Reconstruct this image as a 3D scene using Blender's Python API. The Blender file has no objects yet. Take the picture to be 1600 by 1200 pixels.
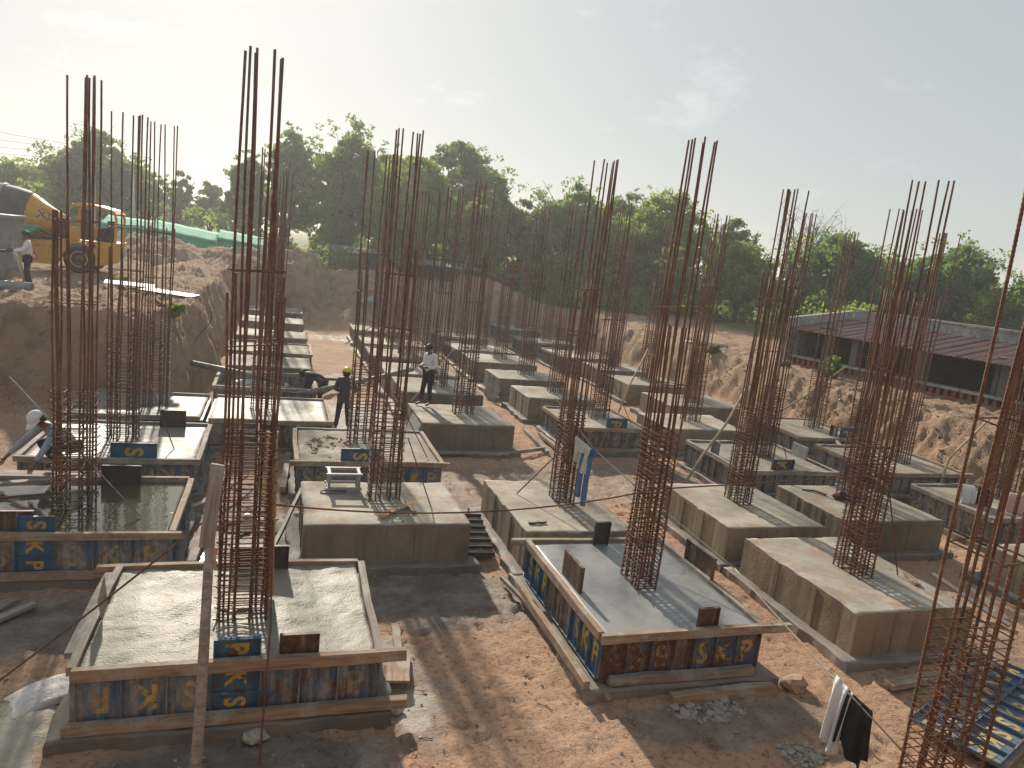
import bpy, bmesh, math, random
import numpy as np
from mathutils import Matrix, Vector, Euler

random.seed(7); NR = np.random.default_rng(7)
SC = bpy.context.scene
COL = SC.collection
R = math.radians

# ------------------------------------------------------------------ camera
CAM_Z = 5.1
cam_d = bpy.data.cameras.new('camera'); cam = bpy.data.objects.new('camera', cam_d); COL.objects.link(cam)
cam_d.sensor_width = 36.0; cam_d.lens = 25.875; cam_d.clip_start = 0.05; cam_d.clip_end = 4000
# phone held a little tilted: yaw to the right of the footing rows, pitched down, rolled
M3 = Matrix(((0.94986943, -0.05134805, -0.30840143),
             (-0.2926388, 0.20118918, -0.9348184),
             (0.11004814, 0.97820565, 0.17607702)))
mw = M3.to_4x4(); mw.translation = (0, 0, CAM_Z); cam.matrix_world = mw
SC.camera = cam

# ------------------------------------------------------------------ sky, sun, exposure
SUN_EL, SUN_AZ = R(25.5), R(-5.0)          # azimuth from +Y, negative = towards -X
world = bpy.data.worlds.new('World'); SC.world = world; world.use_nodes = True
wn = world.node_tree; wn.nodes.clear()
def WN(t): return wn.nodes.new(t)
w_out = WN('ShaderNodeOutputWorld'); w_bg = WN('ShaderNodeBackground')
sky = WN('ShaderNodeTexSky'); sky.sky_type = 'NISHITA'; sky.sun_disc = False
sky.sun_elevation = SUN_EL; sky.sun_rotation = SUN_AZ
sky.air_density = 1.0; sky.dust_density = 1.2; sky.ozone_density = 1.5; sky.altitude = 0
w_bg.inputs['Strength'].default_value = 0.15
# hazy air evens the sky out: soften the range between the sun's side and the rest
gam = WN('ShaderNodeGamma'); gam.inputs['Gamma'].default_value = 0.27
tint = WN('ShaderNodeMixRGB'); tint.blend_type = 'MULTIPLY'; tint.inputs[0].default_value = 1.0; tint.inputs[2].default_value = (1.70, 1.745, 1.70, 1)
wn.links.new(sky.outputs['Color'], gam.inputs['Color']); wn.links.new(gam.outputs[0], tint.inputs[1])
# thin wisps of cloud
tc = WN('ShaderNodeTexCoord'); mp = WN('ShaderNodeMapping'); mp.inputs['Scale'].default_value = (1.5, 1.5, 3.2)
nz = WN('ShaderNodeTexNoise'); nz.inputs['Scale'].default_value = 5.0; nz.inputs['Detail'].default_value = 9; nz.inputs['Roughness'].default_value = 0.62
rp = WN('ShaderNodeValToRGB'); rp.color_ramp.elements[0].position = 0.585; rp.color_ramp.elements[1].position = 0.72
rp.color_ramp.elements[0].color = (0, 0, 0, 1); rp.color_ramp.elements[1].color = (1, 1, 1, 1)
mulc = WN('ShaderNodeMath'); mulc.operation = 'MULTIPLY'; mulc.inputs[1].default_value = 0.42
mixc = WN('ShaderNodeMixRGB'); mixc.blend_type = 'MIX'
gain = WN('ShaderNodeMixRGB'); gain.blend_type = 'MULTIPLY'; gain.inputs[0].default_value = 1.0; gain.inputs[2].default_value = (1.5, 1.42, 1.36, 1)
wn.links.new(tc.outputs['Generated'], mp.inputs['Vector']); wn.links.new(mp.outputs['Vector'], nz.inputs['Vector'])
wn.links.new(nz.outputs['Fac'], rp.inputs['Fac']); wn.links.new(rp.outputs['Color'], mulc.inputs[0])
wn.links.new(mulc.outputs[0], mixc.inputs[0]); wn.links.new(tint.outputs[0], mixc.inputs[1])
wn.links.new(tint.outputs[0], gain.inputs[1]); wn.links.new(gain.outputs[0], mixc.inputs[2])
wn.links.new(mixc.outputs[0], w_bg.inputs['Color']); wn.links.new(w_bg.outputs[0], w_out.inputs['Surface'])

sun_d = bpy.data.lights.new('sun', 'SUN'); sun_d.energy = 4.5; sun_d.angle = R(1.5); sun_d.color = (1.0, 0.90, 0.76)
sun = bpy.data.objects.new('sun', sun_d); COL.objects.link(sun)
sdir = Vector((math.sin(SUN_AZ) * math.cos(SUN_EL), math.cos(SUN_AZ) * math.cos(SUN_EL), math.sin(SUN_EL)))
sun.rotation_euler = sdir.to_track_quat('Z', 'Y').to_euler(); sun.location = sdir * 60

vs = SC.view_settings
vs.view_transform = 'Standard'; vs.look = 'None'; vs.exposure = 0.55; vs.gamma = 1.0; vs.use_curve_mapping = False
SC.render.engine = 'CYCLES'
SC.cycles.max_bounces = 6; SC.cycles.diffuse_bounces = 3; SC.cycles.glossy_bounces = 3; SC.cycles.transmission_bounces = 3
SC.cycles.transparent_max_bounces = 6; SC.cycles.volume_bounces = 1

# ------------------------------------------------------------------ noise helpers
_T = NR.random((256, 256)).astype(np.float32)
def vnoise(x, y):
    xi = np.floor(x).astype(int); yi = np.floor(y).astype(int)
    fx = x - xi; fy = y - yi
    fx = fx * fx * (3 - 2 * fx); fy = fy * fy * (3 - 2 * fy)
    a = _T[xi & 255, yi & 255]; b = _T[(xi + 1) & 255, yi & 255]
    c = _T[xi & 255, (yi + 1) & 255]; d = _T[(xi + 1) & 255, (yi + 1) & 255]
    return (a * (1 - fx) + b * fx) * (1 - fy) + (c * (1 - fx) + d * fx) * fy
def fbm(x, y, o=4, f=1.0, g=0.5):
    x = np.asarray(x, float); y = np.asarray(y, float)
    s = 0; a = 1; t = 0
    for k in range(o):
        s = s + a * (vnoise(x * f + 17.3 * k, y * f - 9.1 * k) - 0.5); t += a; a *= g; f *= 2.03
    return s / t * 2

# ------------------------------------------------------------------ materials
MATS = {}
def newmat(name):
    m = bpy.data.materials.new(name); m.use_nodes = True
    nt = m.node_tree; nt.nodes.clear()
    out = nt.nodes.new('ShaderNodeOutputMaterial'); b = nt.nodes.new('ShaderNodeBsdfPrincipled')
    nt.links.new(b.outputs[0], out.inputs[0]); MATS[name] = m
    return m, nt, b, out
def nd(nt, t, **k):
    n = nt.nodes.new(t)
    for a, v in k.items():
        if a.startswith('i_'):
            n.inputs[a[2:]].default_value = v
        else: setattr(n, a, v)
    return n
def coords(nt, kind, scale=(1, 1, 1)):
    if kind == 'pos':
        s = nd(nt, 'ShaderNodeNewGeometry').outputs['Position']
    else:
        s = nd(nt, 'ShaderNodeTexCoord').outputs['Object']
        oi = nd(nt, 'ShaderNodeObjectInfo'); ml = nd(nt, 'ShaderNodeMath', operation='MULTIPLY'); ml.inputs[1].default_value = 37.0
        nt.links.new(oi.outputs['Random'], ml.inputs[0])
        ad = nd(nt, 'ShaderNodeVectorMath', operation='ADD'); nt.links.new(s, ad.inputs[0]); nt.links.new(ml.outputs[0], ad.inputs[1]); s = ad.outputs[0]
    mpn = nd(nt, 'ShaderNodeMapping'); mpn.inputs['Scale'].default_value = scale
    nt.links.new(s, mpn.inputs['Vector']); return mpn.outputs['Vector']
def noise(nt, vec, scale, detail=4, rough=0.55, dist=0.0):
    n = nd(nt, 'ShaderNodeTexNoise'); n.inputs['Scale'].default_value = scale; n.inputs['Detail'].default_value = detail
    n.inputs['Roughness'].default_value = rough; n.inputs['Distortion'].default_value = dist
    nt.links.new(vec, n.inputs['Vector']); return n.outputs['Fac']
def ramp(nt, fac, stops):
    r = nd(nt, 'ShaderNodeValToRGB'); el = r.color_ramp.elements
    while len(el) < len(stops): el.new(0.5)
    for e, (p, c) in zip(el, stops):
        e.position = p; e.color = (c, c, c, 1) if isinstance(c, (int, float)) else (*c, 1)
    nt.links.new(fac, r.inputs['Fac']); return r.outputs['Color']
def mix(nt, fac, a, b, mode='MIX'):
    m = nd(nt, 'ShaderNodeMixRGB', blend_type=mode)
    for i, v in ((0, fac), (1, a), (2, b)):
        if isinstance(v, (int, float)): m.inputs[i].default_value = v if i == 0 else (v, v, v, 1)
        elif isinstance(v, tuple): m.inputs[i].default_value = (*v, 1)
        else: nt.links.new(v, m.inputs[i])
    return m.outputs[0]
def bump(nt, b, h, strength=0.5, dist=0.02):
    n = nd(nt, 'ShaderNodeBump'); n.inputs['Strength'].default_value = strength; n.inputs['Distance'].default_value = dist
    nt.links.new(h, n.inputs['Height']); nt.links.new(n.outputs[0], b.inputs['Normal'])
def setin(nt, b, name, v):
    if isinstance(v, (int, float)): b.inputs[name].default_value = v
    elif isinstance(v, tuple): b.inputs[name].default_value = (*v, 1)
    else: nt.links.new(v, b.inputs[name])

def mat_mottle(name, c1, c2, scale=3, rough=0.85, kind='obj', bs=0.3, bd=0.01, c3=None, stretch=(1, 1, 1), spec=0.3, rough2=None):
    m, nt, b, o = newmat(name)
    v = coords(nt, kind, stretch)
    f = noise(nt, v, scale, 5, 0.6)
    col = ramp(nt, f, [(0.3, c1), (0.7, c2)])
    if c3:
        f2 = noise(nt, v, scale * 3.7, 4, 0.6)
        col = mix(nt, ramp(nt, f2, [(0.52, 0.0), (0.68, 0.85)]), col, c3)
    setin(nt, b, 'Base Color', col)
    if rough2 is None: setin(nt, b, 'Roughness', rough)
    else: setin(nt, b, 'Roughness', ramp(nt, f, [(0.35, rough), (0.65, rough2)]))
    b.inputs['Specular IOR Level'].default_value = spec
    if bs: bump(nt, b, noise(nt, v, scale * 8, 4, 0.65), bs, bd)
    return m

# --- soil: world-space, with damp/cement stains round the pours, shade painted before two of them
STAINS_SHADE = [(2.5, 9.8, 1.6, 1.0, .8), (-0.6, 11.8, 1.5, 2.6, 0.8), (-3.2, 9.5, 2.4, 0.7, .75), (-.2, 6.4, 1.6, .8, 0.8), (3.5, 14.6, 1.0, 2.2, .55),  # painted shade before the flooded box, slurry and shade before the cream slab
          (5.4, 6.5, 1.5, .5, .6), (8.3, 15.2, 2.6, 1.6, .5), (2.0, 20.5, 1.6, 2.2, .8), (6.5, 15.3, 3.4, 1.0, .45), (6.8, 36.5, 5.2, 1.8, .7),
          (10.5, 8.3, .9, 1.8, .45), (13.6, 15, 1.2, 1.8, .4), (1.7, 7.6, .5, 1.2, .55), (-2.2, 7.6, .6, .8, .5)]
def soil_material():
    m, nt, b, o = newmat('soil')
    v = coords(nt, 'pos')
    n1 = noise(nt, v, 0.35, 5, 0.6); n2 = noise(nt, v, 2.2, 6, 0.65); n3 = noise(nt, v, 14, 5, 0.7)
    col = ramp(nt, n1, [(0.3, (0.375, 0.22, 0.14)), (0.55, (0.45, 0.28, 0.185)), (0.75, (0.40, 0.275, 0.20))])
    col = mix(nt, ramp(nt, n2, [(0.42, 0.0), (0.7, 0.65)]), col, (0.53, 0.36, 0.235))
    col = mix(nt, ramp(nt, n3, [(0.34, 0.75), (0.50, 0.0)]), col, (0.15, 0.088, 0.055))
    col = mix(nt, ramp(nt, noise(nt, v, 5.5, 6, 0.7), [(0.58, 0.0), (0.70, 0.5)]), col, (0.56, 0.40, 0.27))
    # pit floor is oranger than the dug banks and the spoil heap
    sep = nd(nt, 'ShaderNodeSeparateXYZ'); nt.links.new(v, sep.inputs[0])
    zz = ramp(nt, sep.outputs['Z'], [(0.12, 0.0), (0.5, 1.0)])
    bank = ramp(nt, noise(nt, v, 1.3, 6, 0.65), [(0.28, (0.19, 0.118, 0.075)), (0.45, (0.34, 0.222, 0.146)), (0.6, (0.42, 0.28, 0.188)), (0.75, (0.32, 0.21, 0.143))])
    col = mix(nt, zz, col, bank)
    # stains and painted shade
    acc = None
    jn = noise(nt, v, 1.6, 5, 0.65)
    for (x, y, rx, ry, s) in STAINS_SHADE:
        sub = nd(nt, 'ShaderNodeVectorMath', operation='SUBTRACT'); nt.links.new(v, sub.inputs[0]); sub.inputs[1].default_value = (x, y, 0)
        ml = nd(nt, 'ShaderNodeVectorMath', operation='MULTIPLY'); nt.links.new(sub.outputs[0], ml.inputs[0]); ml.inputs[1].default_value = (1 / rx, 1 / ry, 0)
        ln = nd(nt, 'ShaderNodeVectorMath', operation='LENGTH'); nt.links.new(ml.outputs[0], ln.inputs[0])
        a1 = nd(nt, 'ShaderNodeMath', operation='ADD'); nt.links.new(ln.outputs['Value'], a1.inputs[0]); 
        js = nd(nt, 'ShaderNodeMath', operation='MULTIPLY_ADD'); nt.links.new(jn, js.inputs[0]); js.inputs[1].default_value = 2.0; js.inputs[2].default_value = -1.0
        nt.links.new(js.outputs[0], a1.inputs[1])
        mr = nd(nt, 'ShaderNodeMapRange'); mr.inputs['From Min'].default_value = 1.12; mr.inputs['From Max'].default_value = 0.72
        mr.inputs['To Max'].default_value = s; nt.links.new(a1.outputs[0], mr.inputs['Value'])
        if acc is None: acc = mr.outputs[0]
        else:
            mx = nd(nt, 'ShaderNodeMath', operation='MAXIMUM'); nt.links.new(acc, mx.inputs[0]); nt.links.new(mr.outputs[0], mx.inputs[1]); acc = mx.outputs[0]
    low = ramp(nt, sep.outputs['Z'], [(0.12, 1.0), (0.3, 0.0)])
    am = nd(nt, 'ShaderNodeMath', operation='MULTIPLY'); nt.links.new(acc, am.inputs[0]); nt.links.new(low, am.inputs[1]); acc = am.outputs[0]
    wet = ramp(nt, n2, [(0.35, (0.095, 0.083, 0.074)), (0.5, (0.17, 0.148, 0.128)), (0.66, (0.30, 0.27, 0.235)), (0.75, (0.14, 0.12, 0.105))])  # one dark tone for damp soil, cement and the painted shade
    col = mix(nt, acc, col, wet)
    # spilled cement beside the cream slab
    for (x, y, rx, ry) in ((1.55, 7.35, .42, .55), (-2.15, 7.45, .55, .8), (1.5, 8.6, .3, .5), (2.2, 26.0, 1.0, 1.2), (5.5, 33.4, 3.0, .7)):
        sub = nd(nt, 'ShaderNodeVectorMath', operation='SUBTRACT'); nt.links.new(v, sub.inputs[0]); sub.inputs[1].default_value = (x, y, 0)
        ml = nd(nt, 'ShaderNodeVectorMath', operation='MULTIPLY'); nt.links.new(sub.outputs[0], ml.inputs[0]); ml.inputs[1].default_value = (1 / rx, 1 / ry, 0)
        ln = nd(nt, 'ShaderNodeVectorMath', operation='LENGTH'); nt.links.new(ml.outputs[0], ln.inputs[0])
        a1 = nd(nt, 'ShaderNodeMath', operation='MULTIPLY_ADD'); nt.links.new(jn, a1.inputs[0]); a1.inputs[1].default_value = 2.6; nt.links.new(ln.outputs['Value'], a1.inputs[2])
        mr = nd(nt, 'ShaderNodeMapRange'); mr.inputs['From Min'].default_value = 2.25; mr.inputs['From Max'].default_value = 2.05; mr.inputs['To Max'].default_value = .9; nt.links.new(a1.outputs[0], mr.inputs['Value'])
        col = mix(nt, mr.outputs[0], col, ramp(nt, n2, [(0.4, (0.50, 0.46, 0.39)), (0.65, (0.36, 0.32, 0.26))]))
    # thin cement splashes
    spl = ramp(nt, noise(nt, v, 1.05, 7, 0.72), [(0.665, 0.0), (0.70, 0.75)])
    sm = nd(nt, 'ShaderNodeMath', operation='MULTIPLY'); nt.links.new(spl, sm.inputs[0]); nt.links.new(low, sm.inputs[1])
    col = mix(nt, sm.outputs[0], col, (0.46, 0.43, 0.38))
    # fields further off: dry grass
    far = nd(nt, 'ShaderNodeMapRange'); nt.links.new(sep.outputs['Y'], far.inputs['Value']); far.inputs['From Min'].default_value = 50; far.inputs['From Max'].default_value = 54
    fx = nd(nt, 'ShaderNodeMapRange'); nt.links.new(sep.outputs['X'], fx.inputs['Value']); fx.inputs['From Min'].default_value = 27; fx.inputs['From Max'].default_value = 30
    fm = nd(nt, 'ShaderNodeMath', operation='MAXIMUM'); nt.links.new(far.outputs[0], fm.inputs[0]); nt.links.new(fx.outputs[0], fm.inputs[1])
    col = mix(nt, fm.outputs[0], col, ramp(nt, n1, [(0.35, (0.075, 0.10, 0.03)), (0.6, (0.19, 0.19, 0.075))]))
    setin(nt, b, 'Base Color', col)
    rg = nd(nt, 'ShaderNodeMapRange'); nt.links.new(acc, rg.inputs['Value']); rg.inputs['To Min'].default_value = 0.95; rg.inputs['To Max'].default_value = 0.5
    setin(nt, b, 'Roughness', rg.outputs[0]); b.inputs['Specular IOR Level'].default_value = 0.25
    h = mix(nt, 0.45, n3, noise(nt, v, 45, 4, 0.7))
    hb = mix(nt, 0.6, noise(nt, v, 4.5, 8, 0.72), n3)
    h = mix(nt, zz, h, mix(nt, 1.0, hb, 3.0, 'MULTIPLY'))
    bump(nt, b, h, 0.9, 0.055)
    return m
soil_material()

def concrete(name, base, lo, hi, rough=(0.9, 0.75), spec=0.3, bumpd=0.014, speck=True, streak=0.0, dirt=0.0):
    m, nt, b, o = newmat(name)
    v = coords(nt, 'pos')
    n1 = noise(nt, v, 1.1, 6, 0.62); n2 = noise(nt, v, 6.5, 5, 0.6); n3 = noise(nt, v, 40, 3, 0.6)
    col = ramp(nt, n1, [(0.28, lo), (0.5, base), (0.74, hi)])
    col = mix(nt, ramp(nt, n2, [(0.55, 0.0), (0.75, 0.45)]), col, tuple(c * 0.6 for c in base))
    if streak:
        vv = coords(nt, 'pos', (6, 6, 0.5)); s = noise(nt, vv, 1.5, 4, 0.6)
        col = mix(nt, ramp(nt, s, [(0.5, 0.0), (0.72, streak)]), col, (0.16, 0.105, 0.068))
    if speck:
        col = mix(nt, ramp(nt, noise(nt, v, 17, 6, 0.75), [(0.64, 0.0), (0.70, 0.75)]), col, tuple(c * 0.38 for c in base))
    if dirt:
        col = mix(nt, ramp(nt, noise(nt, v, 2.3, 7, 0.7), [(0.47, 0.0), (0.62, dirt)]), col, (0.30, 0.205, 0.135))
        col = mix(nt, ramp(nt, noise(nt, v, 0.8, 6, 0.66), [(0.46, 0.0), (0.60, 0.6 * dirt)]), col, tuple(c * 0.55 for c in base))
        wm = noise(nt, v, 0.9, 4, 0.55, 1.2); col = mix(nt, ramp(nt, wm, [(0.44, 0.0), (0.485, 0.16 * dirt), (0.50, 0.04), (0.56, 0.0)]), col, tuple(c * 0.5 for c in base))
        ck = nd(nt, 'ShaderNodeTexVoronoi'); ck.feature = 'DISTANCE_TO_EDGE'; ck.inputs['Scale'].default_value = 0.75
        wv = nd(nt, 'ShaderNodeVectorMath', operation='ADD'); nn = nd(nt, 'ShaderNodeTexNoise'); nn.inputs['Scale'].default_value = 2.5; nn.inputs['Detail'].default_value = 5; nt.links.new(v, nn.inputs['Vector'])
        nt.links.new(v, wv.inputs[0]); nt.links.new(nn.outputs['Color'], wv.inputs[1]); nt.links.new(wv.outputs[0], ck.inputs['Vector'])
        col = mix(nt, ramp(nt, ck.outputs['Distance'], [(0.0, 0.28), (0.006, 0.0)]), col, tuple(c * 0.3 for c in base))
    oi = nd(nt, 'ShaderNodeObjectInfo'); tone = ramp(nt, oi.outputs['Random'], [(0.0, 0.74), (1.0, 1.1)]); col = mix(nt, 1.0, col, tone, 'MULTIPLY')
    setin(nt, b, 'Base Color', col)
    setin(nt, b, 'Roughness', ramp(nt, n1, [(0.35, rough[0]), (0.65, rough[1])])); b.inputs['Specular IOR Level'].default_value = spec
    bump(nt, b, mix(nt, 0.45, n2, n3), 0.7, bumpd)
    return m
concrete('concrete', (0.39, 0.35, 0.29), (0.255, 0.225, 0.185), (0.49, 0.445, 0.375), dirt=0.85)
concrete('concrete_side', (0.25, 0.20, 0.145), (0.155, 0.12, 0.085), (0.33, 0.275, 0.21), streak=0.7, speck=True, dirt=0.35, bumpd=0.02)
concrete('concrete_damp', (0.20, 0.185, 0.165), (0.12, 0.112, 0.10), (0.30, 0.275, 0.24), rough=(0.6, 0.85), spec=0.3, dirt=0.8)
concrete('concrete_fresh', (0.245, 0.22, 0.172), (0.165, 0.148, 0.118), (0.32, 0.29, 0.23), rough=(0.45, 0.65), spec=0.4, bumpd=0.04)
concrete('concrete_wet', (0.25, 0.252, 0.245), (0.16, 0.165, 0.17), (0.33, 0.325, 0.295), rough=(0.22, 0.5), spec=0.5, bumpd=0.004, speck=False)

def water_mat():
    m, nt, b, o = newmat('ponded_water')
    v = coords(nt, 'pos')
    n = noise(nt, v, 1.8, 5, 0.6)
    msk = ramp(nt, n, [(0.24, 0.0), (0.34, 1.0)])
    setin(nt, b, 'Base Color', mix(nt, msk, (0.23, 0.20, 0.15), (0.085, 0.072, 0.045)))
    setin(nt, b, 'Roughness', mix(nt, msk, 0.28, 0.03))
    b.inputs['Specular IOR Level'].default_value = 0.6
    bump(nt, b, noise(nt, v, 9, 3, 0.5), 0.10, 0.02)
water_mat()

def wood(name, c1, c2, c3):
    m, nt, b, o = newmat(name)
    v = coords(nt, 'obj', (0.7, 9, 9))
    f = noise(nt, v, 2.6, 5, 0.6, 0.4)
    col = ramp(nt, f, [(0.28, c1), (0.5, c2), (0.72, c3)])
    v2 = coords(nt, 'obj'); g = noise(nt, v2, 3.2, 5, 0.65)
    col = mix(nt, ramp(nt, g, [(0.50, 0.0), (0.62, 0.8)]), col, (0.37, 0.34, 0.295))
    setin(nt, b, 'Base Color', col); setin(nt, b, 'Roughness', 0.82); b.inputs['Specular IOR Level'].default_value = 0.25
    bump(nt, b, f, 0.5, 0.01)
wood('timber', (0.17, 0.112, 0.075), (0.29, 0.205, 0.14), (0.40, 0.295, 0.205))
wood('timber_grey', (0.145, 0.115, 0.095), (0.25, 0.205, 0.175), (0.35, 0.30, 0.26))
wood('timber_orange', (0.38, 0.17, 0.07), (0.50, 0.25, 0.11), (0.56, 0.33, 0.17))

def paint(name, base, rustmix=True):
    m, nt, b, o = newmat(name)
    v = coords(nt, 'obj', (1, 1, 1)); vs_ = coords(nt, 'obj', (5, 5, 0.7))
    oi = nd(nt, 'ShaderNodeObjectInfo')
    sp = nd(nt, 'ShaderNodeSeparateXYZ'); nt.links.new(oi.outputs['Color'], sp.inputs[0])
    n1 = noise(nt, v, 5.0, 6, 0.7); n2 = noise(nt, vs_, 2.2, 5, 0.62)
    def thr(n, amt, wdt):
        a = nd(nt, 'ShaderNodeMath', operation='ADD'); nt.links.new(n, a.inputs[0]); nt.links.new(amt, a.inputs[1])
        return ramp(nt, a.outputs[0], [(0.80 - wdt, 0.0), (0.80 + wdt, 1.0)])
    rust = ramp(nt, noise(nt, v, 12, 5, 0.7), [(0.35, (0.055, 0.027, 0.018)), (0.55, (0.125, 0.062, 0.038)), (0.7, (0.22, 0.115, 0.065))])
    cem = ramp(nt, noise(nt, v, 9, 4, 0.6), [(0.4, (0.20, 0.185, 0.165)), (0.6, (0.32, 0.30, 0.27))])
    c = ramp(nt, noise(nt, v, 2.5, 4, 0.6), [(0.35, tuple(x * 0.6 for x in base)), (0.6, base)])
    c = mix(nt, thr(n1, sp.outputs['X'], 0.045), c, rust)
    c = mix(nt, thr(n2, sp.outputs['Y'], 0.12), c, cem)
    setin(nt, b, 'Base Color', c); setin(nt, b, 'Roughness', 0.62); b.inputs['Specular IOR Level'].default_value = 0.35
    bump(nt, b, n1, 0.25, 0.006)
paint('panel_paint', (0.055, 0.14, 0.245))
paint('letter_paint', (0.60, 0.40, 0.09))
paint('panel_rust', (0.12, 0.065, 0.042))

mat_mottle('rebar_rust', (0.075, 0.036, 0.024), (0.185, 0.088, 0.052), 2.5, 0.75, 'pos', 0.4, 0.004, c3=(0.25, 0.12, 0.065))
mat_mottle('rebar_tie', (0.085, 0.04, 0.025), (0.22, 0.105, 0.06), 4, 0.8, 'pos', 0.3, 0.003, c3=(0.055, 0.03, 0.022))
mat_mottle('rebar_grey', (0.10, 0.085, 0.072), (0.19, 0.165, 0.14), 9, 0.8, 'pos', 0.3, 0.003)
mat_mottle('steel_dark', (0.035, 0.032, 0.03), (0.075, 0.066, 0.06), 5, 0.6, 'obj', 0.2, 0.004, c3=(0.11, 0.065, 0.045))
mat_mottle('steel_grey', (0.14, 0.14, 0.135), (0.26, 0.25, 0.235), 5, 0.55, 'obj', 0.2, 0.004, c3=(0.16, 0.11, 0.075))
mat_mottle('galvanised', (0.22, 0.225, 0.225), (0.36, 0.36, 0.35), 4, 0.55, 'obj', 0.1, 0.003)
mat_mottle('stone', (0.26, 0.235, 0.20), (0.45, 0.41, 0.36), 6, 0.9, 'pos', 0.6, 0.02)
mat_mottle('stone_brown', (0.26, 0.17, 0.11), (0.42, 0.29, 0.19), 6, 0.95, 'pos', 0.6, 0.02)
mat_mottle('bark', (0.055, 0.042, 0.032), (0.13, 0.10, 0.08), 4, 0.95, 'pos', 0.7, 0.03)
mat_mottle('roof_sheet', (0.155, 0.085, 0.072), (0.215, 0.125, 0.105), 1.1, 0.7, 'pos', 0.15, 0.01, c3=(0.12, 0.07, 0.06))
mat_mottle('parapet_plaster', (0.26, 0.255, 0.245), (0.50, 0.485, 0.455), 1.7, 0.9, 'pos', 0.4, 0.02, c3=(0.16, 0.155, 0.15))
mat_mottle('shed_wall', (0.13, 0.115, 0.10), (0.20, 0.18, 0.155), 1.5, 0.9, 'pos', 0.3, 0.02)
mat_mottle('brick', (0.25, 0.105, 0.065), (0.36, 0.17, 0.105), 6, 0.9, 'pos', 0.4, 0.01)
mat_mottle('tarp_green', (0.02, 0.30, 0.19), (0.035, 0.40, 0.26), 1.2, 0.5, 'pos', 0.2, 0.03)
mat_mottle('tarp_green_top', (0.05, 0.36, 0.22), (0.14, 0.44, 0.28), 1.2, 0.8, 'pos', 0.2, 0.03, spec=0.1)
mat_mottle('thatch', (0.19, 0.155, 0.115), (0.33, 0.28, 0.21), 2.5, 0.95, 'pos', 0.5, 0.04)
mat_mottle('sheet_white', (0.58, 0.56, 0.52), (0.72, 0.70, 0.66), 2.0, 0.6, 'pos', 0.1, 0.01)
mat_mottle('sheet_blue', (0.36, 0.42, 0.45), (0.48, 0.54, 0.56), 2.0, 0.6, 'pos', 0.1, 0.01)
mat_mottle('truck_yellow', (0.56, 0.27, 0.025), (0.66, 0.36, 0.045), 2.5, 0.5, 'obj', 0.1, 0.004, c3=(0.40, 0.24, 0.09))
mat_mottle('drum_grey', (0.085, 0.08, 0.074), (0.14, 0.13, 0.12), 3, 0.7, 'obj', 0.2, 0.006)
mat_mottle('cement_machine', (0.19, 0.185, 0.18), (0.30, 0.29, 0.28), 3, 0.8, 'obj', 0.3, 0.01)
mat_mottle('rubber', (0.018, 0.018, 0.018), (0.05, 0.045, 0.042), 6, 0.85, 'obj', 0.3, 0.01)
mat_mottle('seat_dark', (0.02, 0.022, 0.028), (0.05, 0.05, 0.055), 6, 0.7, 'obj', 0, 0)
mat_mottle('skin', (0.14, 0.075, 0.048), (0.19, 0.105, 0.068), 8, 0.55, 'obj', 0, 0)
mat_mottle('hair', (0.010, 0.008, 0.007), (0.022, 0.017, 0.014), 20, 0.6, 'obj', 0.4, 0.005)
mat_mottle('cloth_white', (0.62, 0.62, 0.63), (0.74, 0.74, 0.74), 4, 0.9, 'obj', 0.3, 0.02)
mat_mottle('cloth_cream', (0.50, 0.47, 0.39), (0.64, 0.61, 0.52), 4, 0.9, 'obj', 0.3, 0.02)
mat_mottle('cloth_black', (0.012, 0.012, 0.016), (0.03, 0.03, 0.036), 4, 0.85, 'obj', 0.3, 0.02)
mat_mottle('cloth_navy', (0.028, 0.03, 0.05), (0.055, 0.056, 0.085), 4, 0.85, 'obj', 0.3, 0.02)
mat_mottle('cloth_bluegrey', (0.20, 0.25, 0.30), (0.32, 0.38, 0.43), 4, 0.9, 'obj', 0.3, 0.02)
mat_mottle('denim', (0.055, 0.13, 0.27), (0.10, 0.21, 0.38), 7, 0.9, 'obj', 0.3, 0.01)
mat_mottle('cloth_pink', (0.52, 0.30, 0.27), (0.66, 0.43, 0.38), 5, 0.9, 'obj', 0.3, 0.02)
mat_mottle('cloth_maroon', (0.055, 0.018, 0.028), (0.12, 0.045, 0.06), 18, 0.9, 'obj', 0.3, 0.02)
mat_mottle('helmet_yellow', (0.70, 0.48, 0.02), (0.80, 0.58, 0.03), 4, 0.4, 'obj', 0, 0)
mat_mottle('rope', (0.33, 0.28, 0.22), (0.46, 0.40, 0.32), 20, 0.9, 'pos', 0.3, 0.005)
mat_mottle('bamboo', (0.27, 0.20, 0.135), (0.40, 0.32, 0.23), 5, 0.8, 'obj', 0.2, 0.01)
mat_mottle('sack_white', (0.52, 0.50, 0.47), (0.68, 0.66, 0.63), 4, 0.6, 'obj', 0.5, 0.03, c3=(0.42, 0.30, 0.24))
mat_mottle('pole_white', (0.42, 0.42, 0.42), (0.55, 0.55, 0.54), 3, 0.7, 'obj', 0, 0)
mat_mottle('decal_blue', (0.03, 0.07, 0.24), (0.04, 0.09, 0.28), 3, 0.5, 'obj', 0, 0)
mat_mottle('decal_red', (0.55, 0.06, 0.03), (0.62, 0.09, 0.05), 3, 0.5, 'obj', 0, 0)
mat_mottle('eye_dark', (0.01, 0.01, 0.01), (0.02, 0.02, 0.02), 3, 0.3, 'obj', 0, 0)

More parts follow.
